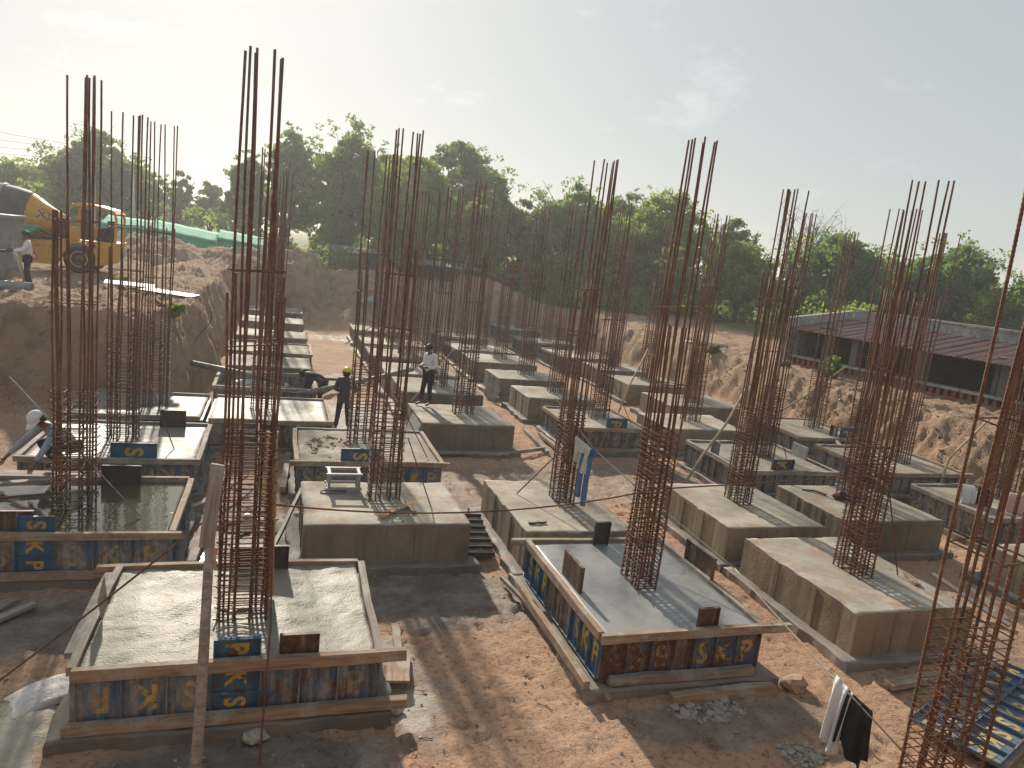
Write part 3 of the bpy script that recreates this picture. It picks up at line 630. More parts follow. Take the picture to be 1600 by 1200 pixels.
for key, (row, x0, x1, y0, y1, kind, cx, cy, orient) in FT.items():
    c = ((x0 + x1) / 2, (y0 + y1) / 2, 0.0)
    near = row <= 3
    if kind == 'bare':
        lab = LOOK.get(key, 'bare grey concrete footing, ' + POS[key])
        t = thing('concrete_footing', c, lab, 'footing', 'bare concrete footings in the pit')
        base_slab(key, t, x0, x1, y0, y1)
        sd = random.uniform(0, 60)
        zf = lambda X, Y, sd=sd: ZT + 0.012 * fbm(X + sd, Y, 4, 1.6) - 0.004 * np.clip(1 - np.minimum.reduce([X - x0, x1 - X, Y - y0, y1 - Y]) / 0.03, 0, 1) - (np.minimum.reduce([X - x0, x1 - X, Y - y0, y1 - Y]) < .04) * .055 * np.clip(fbm(X + sd, Y + 3, 3, 3.5, .7) - .12, 0, 1)
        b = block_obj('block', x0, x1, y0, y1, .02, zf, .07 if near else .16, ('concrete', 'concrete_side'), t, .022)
        for side, L in (('front', x1 - x0), ('left', y1 - y0), ('right', y1 - y0)):      # fins left by the form joints
            for u in (.32, .66):
                if side == 'front': Mx = side_mtx(x0 + L * (u + random.uniform(-.03, .03)), y0, 0, side)
                elif side == 'left': Mx = side_mtx(x0, y0 + L * (u + random.uniform(-.03, .03)), 0, side)
                else: Mx = side_mtx(x1, y0 + L * u, 0, side)
                mb = MB(); w = random.uniform(.01, .028)
                pts = [(-w, 0), (-w * .6, .2), (-w * 1.1, .45), (-w * .7, ZT - .03), (w * .8, ZT - .03), (w, .4), (w * .7, .18), (w, 0)]
                mb.prism([(a, q + (Z0 if q == 0 else 0)) for a, q in pts], -.016, .01); mbobj('joint_fin', mb, 'concrete_side', t, M=Mx)
    else:
        lab = LOOK.get(key, 'blue panel formwork box of fresh concrete, ' + POS[key])
        t = thing('footing_formwork', c, lab, 'formwork', 'footings still in their formwork')
        base_slab(key, t, x0, x1, y0, y1, .22 if key in ('D1', 'B1') else .15)
        sd = random.uniform(0, 60)
        if key == 'B1':
            zf = lambda X, Y: ZT - .035 + .05 * fbm(X + 3, Y, 3, 1.1, .6) + .030 * fbm(X, Y + 7, 4, 3.5, .6)
            ms = 'concrete_fresh'; st = .035
        elif key == 'D1':
            zf = lambda X, Y: ZT - .035 + .008 * fbm(X, Y, 3, 1.2); ms = 'concrete_wet'; st = .08
        elif key == 'A1':
            zf = lambda X, Y: ZT - .07 + .006 * np.clip(fbm(X, Y, 4, 1.5) - .45, 0, 1); ms = 'ponded_water'; st = .06
        elif key == 'C2':
            zf = lambda X, Y: ZT - .03 + .05 * np.clip(fbm(X, Y, 4, 2.2), -.2, 1) * np.clip(2.2 - X, 0, 1); ms = 'concrete'; st = .05
        elif key == 'B5':
            zf = lambda X, Y: .42 + .08 * fbm(X, Y, 4, 1.5); ms = 'concrete_damp'; st = .1
        else:
            zf = lambda X, Y: ZT - .035 + .018 * fbm(X + sd, Y, 4, 1.4); ms = 'concrete_fresh' if key in ('A2', 'A3', 'B2') else 'concrete'; st = .09 if row < 5 else .2
        block_obj('concrete_fill', x0 + .012, x1 - .012, y0 + .012, y1 - .012, .02, zf, st, (ms, 'concrete_damp'), t)
        zb = Z0 + .025; hp = ZT - .088 - zb
        rust = {'B1': .27, 'D1': .25, 'A1': .27}.get(key, random.uniform(.28, .38)); cem = {'B1': .3, 'D1': .2}.get(key, random.uniform(.25, .36))
        special = key in ('B1', 'A1')
        for side in ('front', 'left', 'right', 'back'):
            a, b = (x0, x1) if side in ('front', 'back') else (y0, y1)
            L = b - a; segs = []
            if special and side == 'front':
                wv = .46; m0 = (a + b) / 2 + (.02 if key == 'B1' else -.22); s1 = m0 - wv / 2 - a; s2 = b - m0 - wv / 2
                segs = [(a, a + s1, 'flip'), (m0 - wv / 2, m0 + wv / 2, 'vert'), (b - s2, b, 'plain' if key == 'B1' else 'normal')]
            else:
                n = max(2, int(round(L / 1.0)))
                segs = [(a + L * i / n, a + L * (i + 1) / n, random.choice(['normal', 'flip', 'normal'])) for i in range(n)]
                if key == 'D1' and side == 'front': segs = [(a, a + L * .44, 'flip'), (a + L * .44, a + L * .56, 'bare'), (a + L * .56, b, 'normal')]
                if key == 'D1' and side == 'left': segs = [(a, a + L / 3, 'normal'), (a + L / 3, a + 2 * L / 3, 'plain'), (a + 2 * L / 3, b, 'normal')]
            for (p, q, stl) in segs:
                w = q - p - .006; m0 = (p + q) / 2
                if side == 'front': Mx = side_mtx(m0, y0, zb, side)
                elif side == 'back': Mx = side_mtx(m0, y1, zb, side)
                elif side == 'left': Mx = side_mtx(x0, m0, zb, side)
                else: Mx = side_mtx(x1, m0, zb, side)
                if stl == 'vert':
                    vpanel(t, Mx, w, hp, 'KS' if key == 'B1' else 'KP', .24 if key == 'B1' else .15, .12); vpanel(t, side_mtx(m0, y0 + .075, ZT - .06, side), w, .27, 'P' if key == 'B1' else 'S', .22 if key == 'B1' else .15, .08)
                elif stl == 'bare': panel(t, Mx, w, hp, 1, ' ', 'normal', .6, .2, 'panel_rust')
                elif stl == 'plain': panel(t, Mx, w, hp, 3, '   ' if key == 'D1' else '  P', 'normal', .38, .3, 'panel_rust' if key == 'D1' else 'panel_paint')
                else:
                    rr = .42 if (key == 'D1' and stl == 'flip') else rust
                    if key == 'D1' and side == 'left': rr = .14
                    panel(t, Mx, w, hp, 3, 'SKP', stl, rr, cem)
        # timber rails clamped round the rim, and kickers at the foot
        tj = random.uniform
        rz_ = ZT - .036
        wt = 'timber' if key not in ('A2', 'A3', 'F2', 'H1') else 'timber_grey'
        if key == 'B1':
            beam('rail', (x0 - .03, y0 - .042, rz_), (x1 + .32, y0 - .042, rz_ + .02), .075, .13, 'timber', t)
            beam('rail', (x0 - .30, y1 + .045, rz_ - .01), (x1 + .02, y1 + .045, rz_), .08, .10, 'timber', t)
            beam('rail', (x0 - .045, y0 + .0, rz_), (x0 - .045, y1, rz_), .085, .09, 'timber_grey', t); beam('rail', (x0 - .14, y0 + .35, rz_ - .02), (x0 - .13, y1 - .1, rz_ - .02), .09, .07, 'timber_grey', t)
            beam('rail', (x1 + .045, y0 + .0, rz_ - .005), (x1 + .045, y1 - .0, rz_), .085, .09, 'timber_grey', t)
            beam('kicker', (x0 - .08, y0 - .11, Z0 + .06), (x1 + .35, y0 - .11, Z0 + .07), .09, .10, 'timber', t)
        elif key == 'D1':
            beam('rail', (x0 - .05, y0 - .042, rz_), (x1 + .42, y0 - .042, rz_ + .01), .075, .11, 'timber', t)
            beam('rail', (x0 - .3, y1 + .045, rz_), (x1 - .1, y1 + .045, rz_), .08, .09, 'timber', t)
            beam('rail', (x0 - .045, y0 + .0, rz_ + .004), (x0 - .045, y1 + .0, rz_ + .004), .085, .11, 'timber', t)
            beam('rail', (x1 + .045, y0 + .0, rz_), (x1 + .045, y1 - .0, rz_), .085, .09, 'timber_grey', t)
            beam('kicker', (x0 + .1, y0 - .10, Z0 + .05), (x1 - .1, y0 - .10, Z0 + .05), .09, .10, 'timber_grey', t)
            beam('kicker', (x0 - .22, y0 - .15, Z0 + .05), (x0 - .22, y1 - .3, Z0 + .05), .09, .11, 'timber', t)
        else:
            e = tj(.0, .2) if row < 6 else 0
            lf = e if key not in ('A3', 'B2') else 0
            beam('rail', (x0 - lf, y0 - .042, rz_), (x1 + (e if key != 'A3' else 0), y0 - .042, rz_), .075, .10, wt, t)
            beam('rail', (x0, y1 + .045, rz_), (x1, y1 + .045, rz_), .08, .09, 'timber_grey', t)
            if key not in ('B2',): beam('rail', (x0 - .045, y0, rz_), (x0 - .045, y1, rz_), .085, .09, wt, t)
            if key not in ('A3',): beam('rail', (x1 + .045, y0, rz_), (x1 + .045, y1, rz_), .085, .09, wt, t)
            if key not in ('A3', 'B2', 'C2'): beam('kicker', (x0 + .1, y0 - .11, Z0 + .05), (x1 - .1, y0 - .11, Z0 + .05), .09, .09, wt, t)
    THINGS[key] = t
def stop_plate(parent, x, y, rz, w, h, mat, z=.60, text=None, rust=.25, tilt=0.0):
    M = Matrix.Translation((x, y, z)) @ Matrix.Rotation(rz, 4, 'Z') @ Matrix.Rotation(tilt, 4, 'X')
    if text: return vpanel(parent, M, w, h, text, rust, .12, name='stop_plate')
    mb = MB(); mb.box(-w / 2, w / 2, -.004, .004, 0, h); mb.box(-w / 2, -w / 2 + .01, -.05, -.0045, 0, h); mb.box(w / 2 - .01, w / 2, -.05, -.0045, 0, h)
    mb.box(-w / 2 + .011, w / 2 - .011, -.045, -.0045, h - .008, h)
    o = mbobj('stop_plate', mb, mat, parent, M=M); o.color = (.3, .15, 0, 1); return o
t = THINGS['D1']
stop_plate(t, 4.03, 8.7, math.pi / 2, .62, .5, 'panel_rust', .58); stop_plate(t, 5.05, 10.02, 0, .26, .5, 'steel_dark', .6, tilt=.08)
stop_plate(t, 6.19, 8.9, -math.pi / 2, .75, .5, 'panel_rust', .6); stop_plate(t, 5.35, 7.36, .1, .3, .42, 'panel_rust', .58)
t = THINGS['B1']; stop_plate(t, -.05, 9.40, 0, .72, .42, 'steel_dark', .62); stop_plate(t, .4, 7.27, 0, .40, .34, 'panel_rust', .65)
t = THINGS['A2']; stop_plate(t, -2.3, 14.06, 0, .75, .36, 'panel_paint', .66, 'S', .08); stop_plate(t, -1.95, 16.35, 0, .5, .42, 'steel_dark', .66)
t = THINGS['A1']; stop_plate(t, -3.15, 10.72, 0, .42, .36, 'panel_rust', .66); stop_plate(t, -2.27, 12.8, 0, .58, .38, 'steel_dark', .62)
t = THINGS['C2']; stop_plate(t, 1.7, 14.1, 0, .75, .34, 'panel_paint', .66, 'S', .15)
t = THINGS['E3']; stop_plate(t, 8.85, 17.52, 0, .6, .36, 'panel_paint', .66, 'P', .22)
t = THINGS['F2']; stop_plate(t, 11.5, 13.97, 0, .6, .38, 'panel_paint', .64, 'K', .3); stop_plate(t, 10.55, 15.3, -math.pi / 2, .3, .4, 'steel_grey', .66); stop_plate(t, 12.95, 15.2, math.pi / 2, .55, .45, 'galvanised', .6)
t = THINGS['G2']; stop_plate(t, 16.4, 17.35, 0, .55, .4, 'panel_paint', .66, 'P', .12); stop_plate(t, 16.05, 17.5, -math.pi / 2 - .3, .4, .4, 'steel_dark', .66)

# ------------------------------------------------------------------ rebar cages
BARS = {}
def bar_mesh(L, var, r, ribbed, n):
    key = (round(L, 1), var, r, ribbed)
    if key in BARS: return BARS[key]
    rs = random.Random(var * 131 + int(L * 10)); k = rs.uniform(-.05, .05); k2 = rs.uniform(-.05, .05); s1 = rs.uniform(0, 6)
    N = 14 if not ribbed else int(L / .022)
    pts = []; rr = []
    for i in range(N + 1):
        z = L * i / N; u = z / L
        pts.append((k * u * u + .010 * math.sin(3.1 * u * 3 + s1), k2 * u * u + .010 * math.sin(7 * u + s1), z)); rr.append(r * (1.0 if not ribbed else (1.10 if i % 2 else .90)))
    mb = MB(); mb.tube(pts, rr, n); BARS[key] = mb.mesh('vertical_bar', not ribbed); BARS[key].materials.append(MATS['rebar_rust'])
    return BARS[key]
STIR = {}
def stirrup_mesh(w, d, kind, r=.0082, n=4, mat='rebar_tie'):
    key = (w, d, kind, mat)
    if key in STIR: return STIR[key]
    mb = MB(); a, b = w / 2 + .018, d / 2 + .018; hk = .075
    if kind == 0:    # outer closed tie with 135-degree hooks
        mb.tube([(-a, -b, 0), (a, -b, 0), (a, b, .004), (-a, b, .008), (-a, -b, .012)], r, n)
        mb.tube([(-a, -b, 0), (-a + hk * .7, -b + hk * .7, .01)], r, n); mb.tube([(-a, -b - .0, .012), (-a - .03, -b - .03, .035)], r, n)
        if w > d: mb.tube([(-w / 6 - .02, -b, .014), (-w / 6 - .02, b, .014)], r, n); mb.tube([(w / 6, -b, .016), (w / 6, b, .016), (w / 6 + .03, b + .03, .04)], r, n)
        else: mb.tube([(-a, -d / 6, .014), (a, -d / 6, .014), (a + .03, -d / 6 + .03, .03)], r, n); mb.tube([(-a, d / 6, .016), (a, d / 6, .016)], r, n)
    else:            # loose single tie part way up
        mb.tube([(-a - .04, -b, 0), (a, -b, .01), (a, b, .006), (-a, b, -.004), (-a, -b - .03, 0)], r * 1.2, n)
    STIR[key] = mb.mesh('stirrup'); STIR[key].materials.append(MATS[mat]); return STIR[key]
def cage(key_, label, cx, cy, orient, z0, ztall, zshort, ztie, big=False, far=False, sp=.1):
    w, d = (.50, .27) if orient == 'x' else (.26, .52)
    if big: w, d = .30, .52
    t = thing('rebar_cage', (cx, cy, z0), label, 'rebar cage', 'rebar cages rising from the footings', rz=random.uniform(-.03, .03))
    nl, ns = 4, 2
    P = []
    for i in range(nl):
        for s in (-.5, .5):
            u = (i / (nl - 1) - .5)
            P.append((u * w, s * d) if w > d else (s * w, u * d))
    P += [(0, -.5 * d + .05), (0, .5 * d - .05)] if w < d else [(-.5 * w + .05, 0), (.5 * w - .05, 0)]
    if (orient == 'y' or far) and not big: P += [(x * .62, y * .92) if w > d else (x * .92, y * .62) for x, y in (P[0], P[1], P[nl * 2 - 2], P[nl * 2 - 1])]
    if orient == 'x' and not far: P += [(w * .28, d * .5), (-w * .28, -d * .5)]
    tall = set(random.sample(range(len(P)), 7 if not big else 8))
    for i, (x, y) in enumerate(P):
        zt = (ztall if i in tall else zshort) + random.uniform(-.09, .09)
        L = zt - z0 + .12
        me_ = bar_mesh(round(L * 5) / 5, i % 4, .0145 if not big else .0160, big, 5 if far else 6)
        tilt = Matrix.Rotation(random.gauss(0, .006), 4, 'X') @ Matrix.Rotation(random.gauss(0, .006), 4, 'Y')
        mkobj('vertical_bar', me_, None, W[t] @ Matrix.Translation((x, y, -.12)) @ tilt @ Matrix.Rotation(random.choice([0, 1.57, 3.14, 4.71]), 4, 'Z'), t)
    z = .05; k = 0
    while z < ztie - z0:
        m_ = 'rebar_tie' if (z > .35 or key_ in ('D1', 'E1', 'B1')) else 'rebar_grey'
        o = mkobj('stirrup', stirrup_mesh(w, d, 0, .0082 if not big else .0074, 4, m_), None,
                  W[t] @ Matrix.Translation((random.gauss(0, .004), random.gauss(0, .004), z)) @ Euler((random.gauss(0, .02), random.gauss(0, .02), random.gauss(0, .012) + (math.pi if k % 2 else 0))).to_matrix().to_4x4(), t)
        z += sp * random.uniform(.75, 1.25) * (1.25 if far else 1); k += 1
    for zz in ([3.75, 4.75] if not big else [3.05, 4.3]):
        zz += random.uniform(-.25, .25)
        if zz < ztall - .5: mkobj('stirrup', stirrup_mesh(w, d, 1), None, W[t] @ Matrix.Translation((0, 0, zz - z0)) @ Euler((random.gauss(0, .06), random.gauss(0, .06), 0)).to_matrix().to_4x4(), t)
    return t
CL = {'B1': 'behind the leaning grey prop', 'D1': 'in the wet grey slab', 'E1': 'on the large bare footing at right', 'A1': 'standing in the flooded formwork', 'C1': 'beside the steel frame crate',
      'D2': 'with jeans hung against it', 'D3': 'beside the man in white shirt'}
for key, (row, x0, x1, y0, y1, kind, cx, cy, orient) in FT.items():
    if orient is None: continue
    lab = 'rusty rebar cage ' + CL[key] if key in CL else 'rusty rebar cage on the footing ' + POS[key]
    zt = {'A3': 7.0}.get(key, 6.78) if row < 8 else random.uniform(6.2, 6.7)
    tie = {'B1': 2.95, 'A1': 2.45, 'A2': 2.85, 'D1': 3.0, 'E1': 2.85, 'G1': 2.4, 'D2': 2.5, 'E2': 2.7}.get(key, random.uniform(2.3, 2.9))
    cage(key, lab, cx, cy, orient, ZT - .06, zt, random.uniform(4.3, 5.3), tie, far=row > 4, sp=.066)
cage('R0', 'nearest thick rebar cage over the blue panel, running out of frame', 6.17, 4.60, 'y', hz(6.17, 4.6) - .02, 6.6, 5.6, 2.3, big=True, sp=.085)

# ------------------------------------------------------------------ loose rods, ropes, props
def tagm(o, label, cat, group=None): return meta(o, label, cat, group)
G_ROD = 'long rods and ropes strung between the cages'
def sag(p0, p1, s, n=14):
    p0 = Vector(p0); p1 = Vector(p1); return [p0.lerp(p1, i / n) - Vector((0, 0, s * 4 * (i / n) * (1 - i / n))) for i in range(n + 1)]
tagm(rod('tie_rod', sag((.10, 8.03, 2.10), (5.0, 8.45, 2.17), .20) + [Vector((8.8, 8.75, 2.30)), Vector((11.4, 9.0, 2.22))], .011, 'rebar_rust'), 'long rusty rod tied level across the three near cages', 'rod', G_ROD)
tagm(rod('tie_rod', sag((-.45, 8.1, 2.06), (-3.0, 6.6, .28), .05), .012, 'rebar_rust'), 'rusty rod slanting from the prop down to the lower left corner', 'rod', G_ROD)
tagm(rod('rope', sag((4.9, 12.35, 2.6), (5.3, 11.2, 1.93), .0) + sag((5.3, 11.2, 1.93), (6.2, 8.1, 1.15), .03) + sag((6.2, 8.1, 1.15), (6.02, 5.62, .87), .02) + [Vector((6.30, 4.95, .52))], .010, 'rope'), 'long rope running from the jeans past the wet slab to the near cage', 'rope', G_ROD)
tagm(rod('rope', sag((3.5, 19.0, .9), (4.9, 20.5, 2.2), .05), .012, 'rope'), 'taut rope rising beside the man in white shirt', 'rope', G_ROD)
tagm(rod('tie_rod', [(4.35, 12.2, .76), (5.0, 11.7, 1.85)], .012, 'rebar_rust'), 'short brace rod slanting left of the jeans', 'rod', G_ROD)
tagm(rod('tie_rod', [(2.62, 11.5, .76), (2.2, 11.9, 1.85)], .011, 'rebar_rust'), 'brace rod slanting right of the cage by the crate', 'rod', G_ROD)
tagm(rod('tie_rod', [(9.55, 8.5, .76), (9.15, 8.8, 2.6)], .011, 'rebar_rust'), 'brace rod leaning on the large bare footing', 'rod', G_ROD)
tagm(rod('tie_rod', [(-1.75, 11.3, .7), (-3.6, 12.0, 2.55)], .012, 'timber_grey'), 'pale brace pole crossing the cage in the flooded formwork', 'rod', G_ROD)
tagm(rod('tie_rod', [(-1.72, 14.7, .72), (-2.4, 15.2, 2.3)], .011, 'rebar_rust'), 'brace rod slanting onto the shiny formwork behind the flooded one', 'rod', G_ROD)
tagm(rod('tie_rod', [(3.1, 14.4, .75), (2.4, 15.2, 2.0)], .011, 'rebar_rust'), 'brace rod crossing the crumbly concrete formwork', 'rod', G_ROD)
tagm(rod('tie_rod', [(9.6, 18.1, .75), (9.0, 18.6, 2.0)], .011, 'rebar_rust'), 'brace rod beside the middle formwork with the P plate', 'rod', G_ROD)
tagm(rod('tie_rod', [(12.3, 14.8, .75), (11.9, 15.2, 2.1)], .011, 'rebar_rust'), 'brace rod beside the bamboo pole formwork', 'rod', G_ROD)
tagm(rod('tie_rod', [(.05, 6.15, .02), (.10, 7.0, 1.2), (.05, 8.0, 2.7)], .012, 'rebar_rust'), 'upright rusty rod right of the grey prop', 'rod', G_ROD)
tagm(rod('tie_rod', [(3.0, 33.5, .2), (4.2, 30.2, 1.9)], .02, 'rebar_rust'), 'far rusty pole slanting before the earth heap', 'rod', G_ROD)
tagm(rod('bamboo_pole', [(9.3, 14.6, .05), (9.9, 14.9, .75), (10.6, 15.1, 1.6), (11.2, 15.3, 2.6)], [.035, .033, .03, .027], 'bamboo', n=8), 'bent bamboo pole leaning across the blue formwork', 'pole')
tagm(rod('bamboo_pole', [(15.6, 13.3, .12), (16.7, 14.1, 1.1), (18.4, 14.6, 2.1)], [.032, .03, .026], 'bamboo', n=8), 'straight pole leaning on the right bank over the formwork', 'pole')
tagm(rod('bamboo_pole', [(10.2, 20.4, .1), (11.0, 21.2, 1.3), (11.9, 22.0, 2.4)], [.03, .028, .025], 'bamboo', n=8), 'thin pole slanting in front of the far right footings', 'pole')
tagm(rod('bamboo_pole', [(15.3, 19.6, .75), (16.2, 19.2, 1.6), (17.3, 18.9, 2.7)], [.03, .028, .025], 'bamboo', n=8), 'thin pole slanting from the formwork below the shed', 'pole')
# the grey prop in the foreground with a board nailed on its head
pr = thing('timber_prop', (-.47, 5.75, 0), 'tall weathered grey timber prop leaning in the left foreground', 'prop')
pp = []
for i in range(9):
    u = i / 8; pp.append(Vector((-.47 + .03 * u + .012 * math.sin(5 * u), 5.75 + .95 * u, .02 + 2.75 * u)))
o = rod('post', pp, [.052, .05, .049, .047, .047, .045, .043, .042, .04], 'timber_grey', pr, 8)
beam('head_board', (-.48, 6.50, 2.28), (-.42, 6.68, 2.98), .115, .035, 'timber_grey', pr)
beam('head_patch', (-.43, 6.47, 2.10), (-.42, 6.52, 2.27), .07, .03, 'timber_orange', pr)
# orange plank stood inside the near-left cage
tagm(beam('plank', (.07, 8.62, .74), (.02, 8.68, 2.75), .05, .13, 'timber_orange', roll=math.pi / 2), 'orange plank stood upright in the cage behind the grey prop', 'plank', 'loose planks and timbers')
PL = [((-3.3, 9.2, .06), (-2.75, 9.95, .07), .14, .05, 'timber_grey', 'grey board, front of the pair at left edge'), ((-3.25, 9.5, .08), (-2.95, 10.0, .1), .12, .05, 'timber_grey', 'grey board, rear of the pair at left edge'),
      ((4.72, 6.93, .07), (6.2, 6.96, .07), .12, .12, 'timber', 'thick timber lying in front of the wet grey slab'), ((1.55, 7.62, .10), (1.66, 8.35, .06), .28, .03, 'timber', 'wide short plank beside the bumpy cream slab'),
      ((1.66, 8.3, .06), (1.7, 8.95, .08), .10, .03, 'timber', 'narrow plank end behind the wide short plank'), ((3.45, 11.2, .10), (3.8, 13.1, .12), .1, .1, 'timber_grey', 'muddy timber along the left side of the footing with jeans'),
      ((3.95, 7.0, .10), (3.55, 10.2, .10), .05, .05, 'timber_grey', 'thin muddy strip along the wet slab base'), ((1.72, 11.0, .78), (2.3, 11.62, .79), .08, .035, 'timber_orange', 'reddish wood offcut on the footing with the crate'),
      ((2.28, 11.25, .78), (2.24, 11.75, .79), .08, .035, 'timber', 'pale wood offcut on the footing with the crate'), ((9.55, 8.12, .79), (9.72, 8.5, .79), .09, .03, 'timber', 'pale wood offcut on the large bare footing'),
      ((7.0, 19.6, .08), (6.9, 17.3, .08), .1, .08, 'timber_grey', 'long timber on the floor left of the middle formwork'), ((7.3, 19.2, .1), (7.25, 17.0, .1), .1, .08, 'timber', 'second timber hugging the middle formwork'),
      ((9.4, 16.4, .08), (10.2, 14.0, .08), .1, .08, 'timber_grey', 'timber lying along the bamboo pole formwork'), ((13.5, 16.2, .1), (14.3, 13.9, .1), .1, .09, 'timber', 'timber lying left of the formwork by the right bank'),
      ((11.55, 8.0, .05), (11.1, 9.2, .4), .14, .03, 'timber_grey', 'grey board propped by the near cage, left one'), ((11.7, 8.2, .05), (11.9, 9.0, .2), .14, .03, 'timber_grey', 'grey board propped by the near cage, right one'),
      ((-1.2, 13.2, .1), (-.4, 14.6, .25), .1, .06, 'timber_grey', 'muddy board in the gully behind the cage'), ((-.9, 12.6, .1), (-.3, 13.6, .3), .09, .05, 'timber_grey', 'second muddy board in the gully'),
      ((.28, 14.2, .1), (.42, 16.6, .1), .12, .1, 'timber_grey', 'mud caked timber left of the crumbly formwork'), ((-1.02, 11.0, .08), (-.82, 16.0, .1), .13, .1, 'timber_grey', 'long dark timber beside the flooded formwork'),
      ((7.85, 6.75, .10), (10.2, 7.0, .10), .16, .07, 'timber', 'timber behind the blue panel on the ground'), ((3.3, 14.0, .1), (3.6, 16.8, .1), .09, .05, 'timber', 'thin timber right of the crumbly formwork'),
      ((13.9, 13.2, .62), (16.0, 17.5, .7), .06, .06, 'timber_grey', 'pale rail lying beside the formwork at the right bank')]
for p0, p1, w, h, m_, lab in PL: tagm(beam('plank', p0, p1, w, h, m_), lab, 'plank', 'loose planks and timbers')

# steel frame crate on a footing
cr = thing('steel_crate', (1.24, 12.42, ZT), 'small grey steel frame crate standing on bare footing', 'crate')
mb = MB(); x, y, h = .25, .18, .30; e = .022
for sx in (-1, 1):
    for sy in (-1, 1): mb = MB(); mb.box(sx * x - e, sx * x + e, sy * y - e, sy * y + e, 0, h); mbobj('leg', mb, 'galvanised', cr)
for zz in (.05, h + .002):
    mb = MB()
    for sy in (-1, 1): mb.box(-x - .05, x + .05, sy * y - .026, sy * y + .026, zz, zz + .035)
    for sx in (-1, 1): mb.box(sx * x - .025, sx * x + .025, -y + .027, y - .027, zz, zz + .035)
    mbobj('rim', mb, 'galvanised', cr)
mb = MB(); mb.box(-x + e + .001, x - e - .001, y - .008, y + .004, .09, h - .01); mbobj('back_plate', mb, 'steel_grey', cr)
pts = [(.95 + .16 * math.cos(a) * (1 + .25 * math.sin(2 * a)) + .22 * (a / 9), 12.22 + .07 * math.sin(a), ZT + .02 + .012 * math.sin(3 * a)) for a in np.linspace(0, 9, 40)]
tagm(rod('hose', pts, .016, 'steel_grey', n=6), 'short coiled grey hose in front of the steel frame crate', 'hose')
tagm(beam('tie_bracket', (4.1, 10.72, .775), (4.42, 10.76, .775), .03, .03, 'steel_dark'), 'black steel bracket lying on the footing with jeans', 'bracket')
tagm(rod('bent_offcut', [(10.95, 12.55, .77), (11.15, 12.42, .79), (11.3, 12.2, .77)], .02, 'steel_dark'), 'dark curved offcut on the footing with the maroon rag', 'offcut')

# form panels lying about
lp = thing('lying_formwork', (3.50, 11.55, 0), 'rusty ribbed form panel lying between two bare footings', 'form panel', 'loose form panels')
Mx = Matrix.Translation((3.42, 11.0, .10)) @ Euler((R(-90) + .12, 0, R(-4))).to_matrix().to_4x4()
setw(lp, Matrix.Translation((3.42, 11.0, .05)))
mb = MB(); mb.box(-.24, .24, -.004, .004, 0, 1.35); mbobj('plate', mb, 'timber', lp, M=Mx)
for i in range(7):
    mb = MB(); z = i * 1.35 / 6; mb.box(-.24, .24, -.065, -.0045, max(0, z - .009), min(1.35, z + .009)); mbobj('rib', mb, 'steel_dark', lp, M=Mx)
lp = thing('lying_formwork', (8.7, 5.7, 0), 'blue form panel with yellow letters lying flat beside the nearest cage', 'form panel', 'loose form panels')
Mx = Matrix.Translation((8.02, 5.25, .10)) @ Euler((R(-90), 0, R(22))).to_matrix().to_4x4()
for i in range(3):
    Mi = Mx @ Matrix.Translation((.28 + i * .93, 0, 0)); panel(lp, Mi, .92, .48, 3, 'SKP', ['flip', 'normal', 'normal'][i], .16, .22)
    Mi = Mx @ Matrix.Translation((.28 + i * .93, 0, .49)); panel(lp, Mi, .92, .48, 3, 'KPS', 'flip', .14, .26)
beam('edge_rail', Mx @ Vector((-.2, .03, -.03)), Mx @ Vector((2.6, .03, -.03)), .05, .05, 'timber_grey', lp)
lp = thing('form_plate', (7.25, 24.3, 0), 'loose grey form plate leaning on a far bare footing', 'form panel', 'loose form panels')
mb = MB(); mb.box(-.35, .35, -.01, .01, 0, .75); mb.box(-.35, .35, -.05, -.0105, 0, .02); mbobj('plate', mb, 'galvanised', lp, M=Matrix.Translation((7.1, 24.0, .02)) @ Euler((.0, R(32), R(-72))).to_matrix().to_4x4())
lp = thing('form_plate', (3.3, 18.2, 0), 'grey form plate leaning on the footing under the man in white', 'form panel', 'loose form panels')
mb = MB(); mb.box(-.6, .6, -.01, .01, 0, .75); mb.box(-.6, .6, -.05, -.0105, 0, .02); mbobj('plate', mb, 'galvanised', lp, M=Matrix.Translation((3.25, 17.75, .02)) @ Euler((-.28, 0, R(-90))).to_matrix().to_4x4())
lp = thing('steel_box_form', (.25, 11.1, 0), 'black steel angle form lying behind the bumpy cream slab', 'form panel', 'loose form panels')
beam('angle', (.12, 10.3, .62), (.62, 12.9, .66), .05, .07, 'steel_dark', lp); beam('leg', (.12, 10.3, .02), (.12, 10.32, .6), .08, .3, 'steel_dark', lp); beam('leg', (.62, 12.9, .02), (.62, 12.92, .62), .06, .1, 'steel_dark', lp)

# spike stuck in the rim of the cream slab
mb = MB(); mb.add([(0, 0, 0), (.05, .012, .22), (.015, 0, .55), (-.045, -.012, .25), (.0, .02, .22)], [(0, 1, 2), (0, 2, 3), (0, 3, 4), (0, 4, 1), (1, 4, 2), (4, 3, 2)])
tagm(mkobj('spike', mb.mesh('spike'), 'timber_grey', Matrix.Translation((-1.62, 8.2, .70)) @ Matrix.Diagonal((1, 1.4, 1, 1))), 'pointed wooden spike on left rim of the bumpy slab', 'stake')

